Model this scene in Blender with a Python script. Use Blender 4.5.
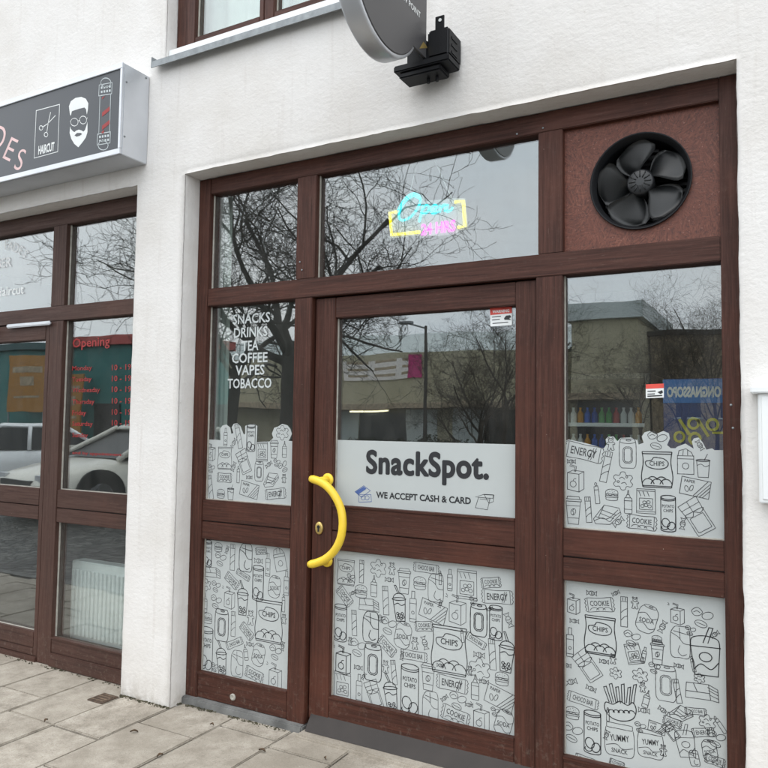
import bpy, bmesh, math, random
from mathutils import Vector, Matrix, noise
random.seed(11)
R = math.radians
scene = bpy.context.scene
COL = scene.collection
for o in list(bpy.data.objects): bpy.data.objects.remove(o)

# ------------------------------------------------------------------ camera
FPX, YAW, PIT, ROL = 733.28, 0.507846, 0.057139, 0.0137764
CAM = Vector((2.76280, -2.78631, 1.43050))
_fw = Vector((-math.sin(YAW)*math.cos(PIT), math.cos(YAW)*math.cos(PIT), math.sin(PIT)))
_rt = Vector((math.cos(YAW), math.sin(YAW), 0)); _up = _rt.cross(_fw)
_r2 = math.cos(ROL)*_rt + math.sin(ROL)*_up
_u2 = -math.sin(ROL)*_rt + math.cos(ROL)*_up
cd = bpy.data.cameras.new('camera'); cam = bpy.data.objects.new('camera', cd); COL.objects.link(cam)
cd.sensor_width = 36; cd.lens = FPX/768*36; cd.clip_start = .05; cd.clip_end = 2000
cam.matrix_world = Matrix(((_r2.x,_u2.x,-_fw.x,CAM.x),(_r2.y,_u2.y,-_fw.y,CAM.y),(_r2.z,_u2.z,-_fw.z,CAM.z),(0,0,0,1)))
scene.camera = cam

# ------------------------------------------------------------------ world: overcast sky, soft sun
SUN_EL, SUN_ROT = R(68), R(200)
w = bpy.data.worlds.new('World'); scene.world = w; w.use_nodes = True
nt = w.node_tree; nt.nodes.clear()
sky = nt.nodes.new('ShaderNodeTexSky'); sky.sky_type = 'NISHITA'; sky.sun_disc = False
sky.sun_elevation = SUN_EL; sky.sun_rotation = SUN_ROT; sky.dust_density = 3
bg1 = nt.nodes.new('ShaderNodeBackground'); bg1.inputs[1].default_value = .10
nt.links.new(sky.outputs[0], bg1.inputs[0])
tc = nt.nodes.new('ShaderNodeTexCoord'); mp = nt.nodes.new('ShaderNodeMapping'); mp.inputs['Scale'].default_value = (1,1,2.6)
nz = nt.nodes.new('ShaderNodeTexNoise'); nz.inputs['Scale'].default_value = 2.2; nz.inputs['Detail'].default_value = 5; nz.inputs['Roughness'].default_value = .55
cr = nt.nodes.new('ShaderNodeValToRGB'); cr.color_ramp.elements[0].position = .3; cr.color_ramp.elements[1].position = .72
cr.color_ramp.elements[0].color = (.80,.87,.93,1); cr.color_ramp.elements[1].color = (1.0,1.0,1.0,1)
bg2 = nt.nodes.new('ShaderNodeBackground'); bg2.inputs[1].default_value = 1.85
nt.links.new(tc.outputs['Generated'], mp.inputs[0]); nt.links.new(mp.outputs[0], nz.inputs[0]); nt.links.new(nz.outputs[0], cr.inputs[0]); nt.links.new(cr.outputs[0], bg2.inputs[0])
mx = nt.nodes.new('ShaderNodeMixShader'); mx.inputs[0].default_value = .86
nt.links.new(bg1.outputs[0], mx.inputs[1]); nt.links.new(bg2.outputs[0], mx.inputs[2])
wo = nt.nodes.new('ShaderNodeOutputWorld'); nt.links.new(mx.outputs[0], wo.inputs[0])
sl = bpy.data.lights.new('sun', 'SUN'); sl.energy = .5; sl.angle = R(35); sl.color = (1,.97,.93)
so = bpy.data.objects.new('sun', sl); COL.objects.link(so)
so.rotation_euler = Vector((-.25*math.cos(SUN_EL), -math.cos(SUN_EL)*.97, math.sin(SUN_EL))).to_track_quat('Z','Y').to_euler()
vs = scene.view_settings; vs.view_transform = 'Standard'; vs.look = 'None'; vs.gamma = 1; vs.exposure = .56; vs.use_curve_mapping = False
scene.render.engine = 'CYCLES'
scene.cycles.max_bounces = 8; scene.cycles.transparent_max_bounces = 16; scene.cycles.glossy_bounces = 4

# ------------------------------------------------------------------ pixel -> place (photo is 768 px)
def ray(x, y): return _fw + _r2*((x-384)/FPX) - _u2*((y-384)/FPX)
def atY(x, y, Y):
    d = ray(x, y); return CAM + d*((Y-CAM.y)/d.y)
def atX(x, y, X):
    d = ray(x, y); return CAM + d*((X-CAM.x)/d.x)
GLASS_Y = .151
def vir(x, y, Yreal):      # a thing across the street, seen in the glass at (x,y), standing at depth Yreal
    p = atY(x, y, 2*GLASS_Y-Yreal); return Vector((p.x, Yreal, p.z))

# ------------------------------------------------------------------ materials
def N(t, kind, **kw):
    n = t.nodes.new(kind)
    for k, v in kw.items():
        if k in n.inputs: n.inputs[k].default_value = v
        else: setattr(n, k, v)
    return n
def ramp(t, src, stops):
    r = t.nodes.new('ShaderNodeValToRGB'); e = r.color_ramp.elements
    while len(e) < len(stops): e.new(.5)
    for i, (p, c) in enumerate(stops):
        e[i].position = p; e[i].color = (c[0], c[1], c[2], 1) if not isinstance(c, (int, float)) else (c, c, c, 1)
    t.links.new(src, r.inputs[0]); return r.outputs[0]
def mapped(t, scale=(1,1,1), coord='Object', rot=(0,0,0)):
    c = t.nodes.new('ShaderNodeTexCoord'); m = t.nodes.new('ShaderNodeMapping')
    m.inputs['Scale'].default_value = scale; m.inputs['Rotation'].default_value = rot
    t.links.new(c.outputs[coord], m.inputs[0]); return m.outputs[0]
def noisetex(t, vec, scale, detail=4, rough=.55, dist=0):
    n = N(t, 'ShaderNodeTexNoise', Scale=scale, Detail=detail, Roughness=rough, Distortion=dist)
    t.links.new(vec, n.inputs['Vector']); return n.outputs[0]
def mixc(t, a, b, fac, mode='MIX'):
    m = t.nodes.new('ShaderNodeMix'); m.data_type = 'RGBA'; m.blend_type = mode
    for s, v in ((6, a), (7, b)):
        if isinstance(v, tuple): m.inputs[s].default_value = (*v[:3], 1)
        else: t.links.new(v, m.inputs[s])
    if isinstance(fac, (int, float)): m.inputs[0].default_value = fac
    else: t.links.new(fac, m.inputs[0])
    return m.outputs[2]
def bump(t, h, strength, dist, prev=None):
    b = N(t, 'ShaderNodeBump', Strength=strength, Distance=dist); t.links.new(h, b.inputs['Height'])
    if prev is not None: t.links.new(prev, b.inputs['Normal'])
    return b.outputs[0]
def base(name):
    m = bpy.data.materials.new(name); m.use_nodes = True
    return m, m.node_tree, m.node_tree.nodes['Principled BSDF']
def plain(name, col, rough=.5, metal=0, var=.12, scale=14, bmp=0, spec=.5, emit=None, es=0):
    m, t, p = base(name)
    v = mapped(t); n = noisetex(t, v, scale, 5)
    lo = tuple(c*(1-var) for c in col); hi = tuple(min(1, c*(1+var)) for c in col)
    t.links.new(ramp(t, n, [(.3, lo), (.7, hi)]), p.inputs['Base Color'])
    p.inputs['Roughness'].default_value = rough; p.inputs['Metallic'].default_value = metal
    p.inputs['Specular IOR Level'].default_value = spec
    if bmp: t.links.new(bump(t, noisetex(t, v, scale*6, 4), bmp, .002), p.inputs['Normal'])
    if emit: p.inputs['Emission Color'].default_value = (*emit, 1); p.inputs['Emission Strength'].default_value = es
    return m
def wood(name, axis, dark, mid, light, rough=.5):
    m, t, p = base(name)
    s = {'x': (1.2, 30, 30), 'z': (30, 30, 1.2)}[axis]; s2 = {'x': (.5, 9, 9), 'z': (9, 9, .5)}[axis]
    pos = t.nodes.new('ShaderNodeNewGeometry').outputs['Position']
    def mp_(sc):
        mm = t.nodes.new('ShaderNodeMapping'); mm.inputs['Scale'].default_value = sc; t.links.new(pos, mm.inputs[0]); return mm.outputs[0]
    g = noisetex(t, mp_(s), 3.2, 6, .65, .6); band = noisetex(t, mp_(s2), 2.0, 4, .6, .4)
    big = noisetex(t, pos, 2.1, 5, .62)
    c1 = ramp(t, g, [(.28, dark), (.50, mid), (.74, light)])
    c2 = mixc(t, c1, tuple(x*.55 for x in mid), ramp(t, band, [(.50, 0.), (.74, .5)]))
    warm = (light[0]*1.2, light[1]*1.05, light[2]*.95)
    c3 = mixc(t, c2, warm, ramp(t, big, [(.50, 0.), (.74, .55)]))
    c4 = mixc(t, c3, (.17,.125,.10), ramp(t, noisetex(t, mp_(tuple(q*.9 for q in s)), 9, 3, .7), [(.66, 0.), (.74, .5)]))
    sz = t.nodes.new('ShaderNodeSeparateXYZ'); t.links.new(pos, sz.inputs[0])
    lowm = N(t, 'ShaderNodeMath', operation='MULTIPLY'); t.links.new(ramp(t, sz.outputs[2], [(0., 1.), (.12, .55), (.30, .12)]), lowm.inputs[0]); t.links.new(ramp(t, noisetex(t, pos, 42, 6, .75), [(.54, 0.), (.70, .5)]), lowm.inputs[1])
    c5 = mixc(t, c4, (.20,.17,.14), lowm.outputs[0])
    c6 = mixc(t, c5, (.40,.34,.28), ramp(t, noisetex(t, pos, 60, 3, .7), [(.745, 0.), (.775, .7)]))
    t.links.new(c6, p.inputs['Base Color'])
    t.links.new(ramp(t, g, [(.3, rough+.14), (.7, rough-.05)]), p.inputs['Roughness'])
    p.inputs['Specular IOR Level'].default_value = .28
    t.links.new(bump(t, g, .22, .0016), p.inputs['Normal'])
    return m
M = {}
M['wood_v'] = wood('stained wood upright', 'z', (.027,.0092,.0060), (.056,.0195,.0125), (.090,.034,.0225))
M['wood_h'] = wood('stained wood level', 'x', (.027,.0092,.0060), (.056,.0195,.0125), (.090,.034,.0225))
M['bwood_v'] = wood('brown painted wood upright', 'z', (.042,.0205,.015), (.062,.031,.0235), (.082,.043,.034), .55)
M['bwood_h'] = wood('brown painted wood level', 'x', (.042,.0205,.015), (.062,.031,.0235), (.082,.043,.034), .55)

m, t, p = base('roughcast plaster'); M['plaster'] = m
v = mapped(t)
blot = noisetex(t, v, 1.7, 6, .62); fine = noisetex(t, v, 55, 4, .6)
streak = noisetex(t, mapped(t, (9, 9, .55)), 2.4, 5, .65)
c = ramp(t, blot, [(.25, (.63,.60,.56)), (.55, (.72,.70,.675)), (.8, (.755,.742,.722))])
c = mixc(t, c, (.56,.52,.48), ramp(t, streak, [(.56, 0.), (.78, .5)]))
c = mixc(t, c, (.45,.41,.36), ramp(t, noisetex(t, v, 33, 2, .5), [(.75, 0.), (.80, .5)]))
sx = t.nodes.new('ShaderNodeSeparateXYZ'); t.links.new(mapped(t), sx.inputs[0])
low = ramp(t, sx.outputs[2], [(0., .85), (.05, .35), (.14, .08), (.3, 0.)])
lowm = N(t, 'ShaderNodeMath', operation='MULTIPLY'); t.links.new(low, lowm.inputs[0]); t.links.new(ramp(t, noisetex(t, v, 11, 5, .7), [(.35, 0.), (.65, 1.)]), lowm.inputs[1])
c = mixc(t, c, (.33,.29,.235), lowm.outputs[0])
t.links.new(c, p.inputs['Base Color']); p.inputs['Roughness'].default_value = .92; p.inputs['Specular IOR Level'].default_value = .2
rv = mapped(t, (1, 1, 1.2))
b1 = bump(t, noisetex(t, rv, 40, 5, .6), .5, .006)
b2 = bump(t, noisetex(t, v, 120, 3, .6), .3, .002, b1)
t.links.new(b2, p.inputs['Normal'])

m, t, p = base('concrete paving'); M['slab'] = m
v = mapped(t, coord='Object'); gi = N(t, 'ShaderNodeNewGeometry')
pos = t.nodes.new('ShaderNodeNewGeometry').outputs['Position']
oi = t.nodes.new('ShaderNodeObjectInfo')
a = noisetex(t, pos, 9, 8, .74); sp = noisetex(t, pos, 150, 3, .6); st = noisetex(t, pos, 1.6, 5, .6)
c = ramp(t, a, [(.33, (.20,.172,.138)), (.5, (.375,.335,.28)), (.66, (.50,.455,.39))])
c = mixc(t, c, (.22,.19,.15), ramp(t, st, [(.47, 0.), (.66, .75)]))
c = mixc(t, c, (.14,.12,.10), ramp(t, sp, [(.54, 0.), (.68, .65)]))
c = mixc(t, c, (.55,.53,.49), ramp(t, noisetex(t, pos, 95, 2, .5), [(.66, 0.), (.74, .45)]))
c = mixc(t, c, (.31,.275,.225), ramp(t, oi.outputs['Random'], [(0., .0), (1., .5)]))
t.links.new(c, p.inputs['Base Color']); p.inputs['Roughness'].default_value = .82
t.links.new(bump(t, sp, .45, .003, bump(t, a, .4, .006)), p.inputs['Normal'])

m, t, p = base('joint soil'); M['soil'] = m
v = mapped(t); t.links.new(ramp(t, noisetex(t, v, 40, 5), [(.3, (.035,.03,.024)), (.7, (.085,.075,.055))]), p.inputs['Base Color']); p.inputs['Roughness'].default_value = 1
m, t, p = base('street cobbles'); M['cobble'] = m
v = mapped(t); vo = N(t, 'ShaderNodeTexVoronoi', Scale=7.5, feature='DISTANCE_TO_EDGE'); t.links.new(v, vo.inputs['Vector'])
vc = N(t, 'ShaderNodeTexVoronoi', Scale=7.5); t.links.new(v, vc.inputs['Vector'])
cc = ramp(t, vc.outputs['Color'], [(.2, (.05,.048,.045)), (.8, (.12,.115,.105))])
c = mixc(t, (.018,.017,.015), cc, ramp(t, vo.outputs[0], [(.02, 0.), (.09, 1.)]))
t.links.new(c, p.inputs['Base Color']); p.inputs['Roughness'].default_value = .6
t.links.new(bump(t, ramp(t, vo.outputs[0], [(0., 0.), (.2, 1.)]), .8, .02), p.inputs['Normal'])

def glassmat(name, r0, tint, wav=.05):
    m = bpy.data.materials.new(name); m.use_nodes = True; t = m.node_tree; t.nodes.clear()
    tr = N(t, 'ShaderNodeBsdfTransparent'); tr.inputs[0].default_value = (*tint, 1)
    gl = N(t, 'ShaderNodeBsdfGlossy', Roughness=.0); gl.inputs[0].default_value = (.95,.98,1,1)
    lw = N(t, 'ShaderNodeLayerWeight', Blend=.5)
    pw = N(t, 'ShaderNodeMath', operation='POWER'); t.links.new(lw.outputs['Facing'], pw.inputs[0]); pw.inputs[1].default_value = 4
    ma = N(t, 'ShaderNodeMath', operation='MULTIPLY_ADD'); t.links.new(pw.outputs[0], ma.inputs[0]); ma.inputs[1].default_value = 1-r0; ma.inputs[2].default_value = r0
    b = bump(t, noisetex(t, mapped(t), 1.6, 2, .4), wav, .03); t.links.new(b, gl.inputs['Normal'])
    dirt = N(t, 'ShaderNodeBsdfDiffuse'); dirt.inputs[0].default_value = (.55,.53,.5,1)
    dm = N(t, 'ShaderNodeMixShader'); t.links.new(ramp(t, noisetex(t, mapped(t, (1,1,.35)), 7, 6, .7), [(.4, .006), (.75, .035)]), dm.inputs[0])
    mx = N(t, 'ShaderNodeMixShader'); t.links.new(ma.outputs[0], mx.inputs[0]); t.links.new(tr.outputs[0], mx.inputs[1]); t.links.new(gl.outputs[0], mx.inputs[2])
    t.links.new(mx.outputs[0], dm.inputs[1]); t.links.new(dirt.outputs[0], dm.inputs[2])
    o = N(t, 'ShaderNodeOutputMaterial'); t.links.new(dm.outputs[0], o.inputs[0]); return m
M['glass'] = glassmat('window glass', .128, (.955,.985,.97))
M['lightglass'] = glassmat('car glass', .07, (.25,.3,.3), 0)

def filmmat(name, col, trans):
    m = bpy.data.materials.new(name); m.use_nodes = True; t = m.node_tree; p = t.nodes['Principled BSDF']
    n = noisetex(t, mapped(t), 5, 5, .6)
    t.links.new(ramp(t, n, [(.3, tuple(c*.95 for c in col)), (.7, col)]), p.inputs['Base Color'])
    p.inputs['Roughness'].default_value = .32; p.inputs['Specular IOR Level'].default_value = .35
    tl = N(t, 'ShaderNodeBsdfTranslucent'); tl.inputs[0].default_value = (.8,.84,.84,1)
    tr = N(t, 'ShaderNodeBsdfTransparent')
    a = N(t, 'ShaderNodeMixShader'); a.inputs[0].default_value = .15
    b = N(t, 'ShaderNodeMixShader'); b.inputs[0].default_value = trans
    t.links.new(p.outputs[0], a.inputs[1]); t.links.new(tl.outputs[0], a.inputs[2]); t.links.new(a.outputs[0], b.inputs[1]); t.links.new(tr.outputs[0], b.inputs[2])
    t.links.new(b.outputs[0], t.nodes['Material Output'].inputs[0]); return m
M['film'] = filmmat('frosted window film', (.60,.635,.625), .12)
M['print'] = plain('dark print', (.018,.019,.022), .5, var=.05)
M['print_thin'] = plain('thin dark print', (.05,.052,.055), .5, var=.05)
M['letter_white'] = plain('white vinyl', (.74,.76,.75), .45, var=.04)
M['letter_frost'] = plain('frosted vinyl', (.50,.535,.53), .5, var=.06)
M['letter_red'] = plain('red vinyl', (.27,.014,.014), .5, var=.2)
M['blue_print'] = plain('blue print', (.06,.11,.30), .5)
M['yellow'] = plain('yellow enamel', (.80,.555,.04), .42, var=.10, scale=9, bmp=.04)
M['brass'] = plain('brass', (.62,.45,.16), .35, metal=.7)
M['steel'] = plain('galvanised metal', (.25,.27,.28), .55, metal=.35, var=.2, scale=24, bmp=.1)
M['alu'] = plain('brushed aluminium', (.60,.62,.65), .38, metal=.55, var=.06, scale=5)
M['alu_d'] = plain('dark threshold metal', (.024,.0185,.016), .65, metal=.0, var=.2, scale=9, bmp=.08)
M['plinth'] = plain('grey concrete', (.15,.15,.145), .9, var=.35, scale=12, bmp=.5)
M['black'] = plain('black plastic', (.016,.017,.019), .38, var=.2)
M['bracket'] = plain('matt black plastic', (.006,.0065,.008), .5, var=.2, spec=.25)
M['blade'] = plain('fan blade black', (.012,.013,.0135), .42, var=.35, scale=10)
M['rubber'] = plain('tyre rubber', (.02,.02,.02), .8)
M['sign_face'] = plain('slate sign face', (.048,.054,.063), .40, var=.05, scale=3)
M['round_face'] = plain('charcoal sign face', (.062,.060,.062), .38, var=.06, scale=3)
M['pink'] = plain('pale pink print', (.72,.50,.49), .5)
M['white_paint'] = plain('white paint', (.76,.78,.78), .4, var=.04, scale=6)
M['bead'] = plain('pale glazing bead', (.34,.32,.28), .6, var=.2, scale=30)
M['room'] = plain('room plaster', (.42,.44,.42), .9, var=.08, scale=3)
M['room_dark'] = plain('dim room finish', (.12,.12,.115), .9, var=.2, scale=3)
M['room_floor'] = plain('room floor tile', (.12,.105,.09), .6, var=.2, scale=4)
M['curtain'] = plain('pale curtain', (.55,.62,.58), .9, var=.06)
M['film_red'] = plain('red sticker', (.62,.07,.05), .5)
M['bark'] = plain('dark bark', (.040,.035,.030), .95, var=.4, scale=30)
M['bark2'] = plain('brown bark', (.045,.034,.022), .95, var=.4, scale=30)
M['leaf'] = plain('dry leaf', (.085,.05,.025), .8, var=.4, scale=60)
M['hedge'] = plain('hedge leaf', (.035,.045,.018), .9, var=.5, scale=8)
m, t, p = base('painted chipboard'); M['osb'] = m
v = mapped(t); vo = noisetex(t, mapped(t, (1,1,1), rot=(0,R(50),0)), 1, 1)
def flakes(seed, vs_):
    of = t.nodes.new('ShaderNodeMapping'); of.inputs['Location'].default_value = (seed, 0, seed*1.7); of.inputs['Scale'].default_value = (1, .02, 1); t.links.new(t.nodes.new('ShaderNodeTexCoord').outputs['Object'], of.inputs[0])
    vv_ = N(t, 'ShaderNodeTexVoronoi', Scale=vs_); t.links.new(of.outputs[0], vv_.inputs['Vector'])
    an = N(t, 'ShaderNodeMath', operation='MULTIPLY'); t.links.new(vv_.outputs['Color'], an.inputs[0]); an.inputs[1].default_value = 6.0
    ro = N(t, 'ShaderNodeVectorRotate', rotation_type='Y_AXIS'); t.links.new(of.outputs[0], ro.inputs['Vector']); t.links.new(an.outputs[0], ro.inputs['Angle'])
    sc2 = t.nodes.new('ShaderNodeMapping'); sc2.inputs['Scale'].default_value = (22, 1, 150); t.links.new(ro.outputs[0], sc2.inputs[0])
    return noisetex(t, sc2.outputs[0], 1.0, 3, .6, .4)
n1 = flakes(0, 20); n2 = flakes(3.3, 14)
big = noisetex(t, v, 3.2, 5, .6)
c = ramp(t, n1, [(.34, (.062,.018,.010)), (.52, (.145,.041,.023)), (.68, (.24,.088,.052))])
c2 = ramp(t, n2, [(.34, (.056,.017,.010)), (.52, (.132,.037,.021)), (.68, (.22,.080,.048))])
c = mixc(t, c, c2, .5); c = mixc(t, c, (.115,.031,.017), ramp(t, big, [(.4, 0.), (.7, .6)])); c = mixc(t, c, (.028,.010,.008), ramp(t, noisetex(t, v, 120, 3, .7), [(.55, 0.), (.68, .7)])); c = mixc(t, c, (.34,.17,.13), ramp(t, noisetex(t, v, 95, 3, .7), [(.63, 0.), (.72, .6)]))
t.links.new(c, p.inputs['Base Color']); p.inputs['Roughness'].default_value = .55
t.links.new(bump(t, n1, .5, .002, bump(t, n2, .5, .002)), p.inputs['Normal'])
def emis(name, col, s): return plain(name, tuple(min(1, c) for c in col), .4, var=0, emit=col, es=s)
M['neon_y'] = emis('yellow neon', (.95,.74,.0), 1.15); M['neon_c'] = emis('cyan neon', (.0,.55,.64), 1.05); M['neon_m'] = emis('magenta neon', (.85,.0,.62), 1.1)
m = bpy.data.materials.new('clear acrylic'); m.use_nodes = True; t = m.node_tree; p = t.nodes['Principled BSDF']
p.inputs['Base Color'].default_value = (.8,.86,.86,1); p.inputs['Roughness'].default_value = .35; p.inputs['Emission Color'].default_value = (.55,.75,.78,1); p.inputs['Emission Strength'].default_value = .05  # weak emission stands in for tube light scattered through the acrylic
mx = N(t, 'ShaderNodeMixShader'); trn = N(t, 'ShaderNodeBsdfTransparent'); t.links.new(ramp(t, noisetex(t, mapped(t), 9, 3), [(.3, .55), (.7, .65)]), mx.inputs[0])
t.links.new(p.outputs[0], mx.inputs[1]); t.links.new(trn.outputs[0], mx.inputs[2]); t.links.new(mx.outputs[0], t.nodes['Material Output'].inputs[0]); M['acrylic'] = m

# ------------------------------------------------------------------ mesh helpers
def tag(o, label=None, cat=None, group=None, kind=None):
    for k, v in (('label', label), ('category', cat), ('group', group), ('kind', kind)):
        if v: o[k] = v
    return o
ORG = {}
def thing(name, loc, label, cat, group=None):
    o = bpy.data.objects.new(name, None); COL.objects.link(o); o.location = loc; o.empty_display_size = .1
    ORG[o.name] = Vector(loc); return tag(o, label, cat, group)
def org(o): return ORG.get(o.name, Vector((0,0,0))) if o else Vector((0,0,0))
def link(name, me, mat, parent=None):
    if mat: me.materials.append(M[mat] if isinstance(mat, str) else mat)
    o = bpy.data.objects.new(name, me); COL.objects.link(o)
    if parent: o.parent = parent; ORG[o.name] = org(parent)
    return o
def mesh(name, V, Fc, mat, parent=None, smooth=False, base_at=None):
    """V in world metres; made local to its thing (or to base_at when it stands alone)"""
    L = org(parent) if parent else Vector(base_at or (0,0,0))
    me = bpy.data.meshes.new(name); me.from_pydata([Vector(v)-L for v in V], [], Fc); me.update()
    if smooth: me.polygons.foreach_set('use_smooth', [True]*len(me.polygons))
    o = link(name, me, mat, parent)
    if not parent: o.location = L; ORG[o.name] = L
    return o
def bm_out(bm, name, mat, parent=None, smooth=False, base_at=None):
    L = org(parent) if parent else Vector(base_at or (0,0,0))
    bmesh.ops.translate(bm, verts=bm.verts, vec=-L)
    me = bpy.data.meshes.new(name); bm.to_mesh(me); bm.free()
    if smooth: me.polygons.foreach_set('use_smooth', [True]*len(me.polygons))
    o = link(name, me, mat, parent)
    if not parent: o.location = L; ORG[o.name] = L
    return o
def bbox_bm(x0, x1, y0, y1, z0, z1, bev=.003, seg=2):
    bm = bmesh.new(); bmesh.ops.create_cube(bm, size=1)
    for v in bm.verts: v.co = ((x0+x1)/2+v.co.x*(x1-x0), (y0+y1)/2+v.co.y*(y1-y0), (z0+z1)/2+v.co.z*(z1-z0))
    if bev: bmesh.ops.bevel(bm, geom=bm.edges[:], offset=bev, segments=seg, affect='EDGES', clamp_overlap=True)
    return bm
def box(name, x0, x1, y0, y1, z0, z1, mat, parent=None, bev=.003, seg=2, base_at=None):
    return bm_out(bbox_bm(x0, x1, y0, y1, z0, z1, bev, seg), name, mat, parent, base_at=base_at)
def tubeVF(path, rad, n=8, cap=True, closed=False):
    P = [Vector(p) for p in path]; V = []; Fc = []; k = len(P)
    rr = rad if isinstance(rad, (list, tuple)) else [rad]*k
    u = None
    for i, p in enumerate(P):
        d = (P[(i+1) % k]-P[i-1]) if closed else (P[min(i+1, k-1)]-P[max(i-1, 0)])
        d.normalize()
        if u is None:
            u = d.orthogonal().normalized()
        else:
            u = (u-d*u.dot(d))
            u = u.normalized() if u.length > 1e-6 else d.orthogonal().normalized()
        w_ = d.cross(u)
        for j in range(n):
            a = 2*math.pi*j/n; V.append(p+(u*math.cos(a)+w_*math.sin(a))*rr[i])
    for i in range(k if closed else k-1):
        for j in range(n):
            a, b = i*n+j, i*n+(j+1) % n; i2 = (i+1) % k
            Fc.append((a, b, i2*n+(j+1) % n, i2*n+j))
    if cap and not closed: Fc.append(tuple(range(n))[::-1]); Fc.append(tuple(range((k-1)*n, k*n)))
    return V, Fc
def tube(name, path, rad, mat, parent=None, n=8, closed=False, base_at=None):
    V, Fc = tubeVF(path, rad, n, True, closed); return mesh(name, V, Fc, mat, parent, True, base_at)
def join(*vf):
    V = []; Fc = []
    for a, b in vf:
        k = len(V); V += list(a); Fc += [tuple(i+k for i in f) for f in b]
    return V, Fc
def boxVF(x0, x1, y0, y1, z0, z1):
    V = [(x0,y0,z0),(x1,y0,z0),(x1,y1,z0),(x0,y1,z0),(x0,y0,z1),(x1,y0,z1),(x1,y1,z1),(x0,y1,z1)]
    return V, [(0,3,2,1),(4,5,6,7),(0,1,5,4),(1,2,6,5),(2,3,7,6),(3,0,4,7)]
def latheVF(prof, c, axis='Z', n=24, cap=True):
    """prof: list of (radius, along)"""
    V = []; Fc = []; c = Vector(c); k = len(prof)
    for r_, h in prof:
        for j in range(n):
            a = 2*math.pi*j/n; x, y = r_*math.cos(a), r_*math.sin(a)
            V.append(c+{'Z': Vector((x,y,h)), 'Y': Vector((x,h,y)), 'X': Vector((h,x,y))}[axis])
    for i in range(k-1):
        for j in range(n): Fc.append((i*n+j, i*n+(j+1) % n, (i+1)*n+(j+1) % n, (i+1)*n+j))
    if cap: Fc.append(tuple(range(n))[::-1]); Fc.append(tuple(range((k-1)*n, k*n)))
    return V, Fc

# ------------------------------------------------------------------ flat print: strokes and letters on an upright plane
_tc = {}
def text2d(s, bold=0., shear=0., res=3, spc=1.):
    key = (s, bold, shear, res, spc)
    if key not in _tc:
        cu = bpy.data.curves.new('t', 'FONT'); cu.body = s; cu.size = 1; cu.offset = bold; cu.shear = shear; cu.space_character = spc; cu.resolution_u = res; cu.fill_mode = 'FRONT'
        o = bpy.data.objects.new('t', cu); COL.objects.link(o); bpy.context.view_layer.update()
        me = bpy.data.meshes.new_from_object(o.evaluated_get(bpy.context.evaluated_depsgraph_get()))
        V = [(v.co.x, v.co.y) for v in me.vertices]; Fc = [tuple(p.vertices) for p in me.polygons]
        bpy.data.objects.remove(o); bpy.data.curves.remove(cu); bpy.data.meshes.remove(me)
        xs = [v[0] for v in V]; ys = [v[1] for v in V]
        _tc[key] = ([((x-(min(xs)+max(xs))/2), y-(min(ys)+max(ys))/2) for x, y in V], Fc, max(xs)-min(xs), max(ys)-min(ys))
    return _tc[key]
def catmull(P, closed=False, k=5):
    out = []; n = len(P); rng = n if closed else n-1
    for i in range(rng):
        g = (lambda j: P[j % n]) if closed else (lambda j: P[max(0, min(n-1, j))])
        p0, p1, p2, p3 = g(i-1), g(i), g(i+1), g(i+2)
        for s in range(k):
            t_ = s/k; t2 = t_*t_; t3 = t2*t_
            out.append(tuple(.5*(2*p1[a]+(-p0[a]+p2[a])*t_+(2*p0[a]-5*p1[a]+4*p2[a]-p3[a])*t2+(-p0[a]+3*p1[a]-3*p2[a]+p3[a])*t3) for a in (0, 1)))
    if not closed: out.append(tuple(P[-1]))
    return out
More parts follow.
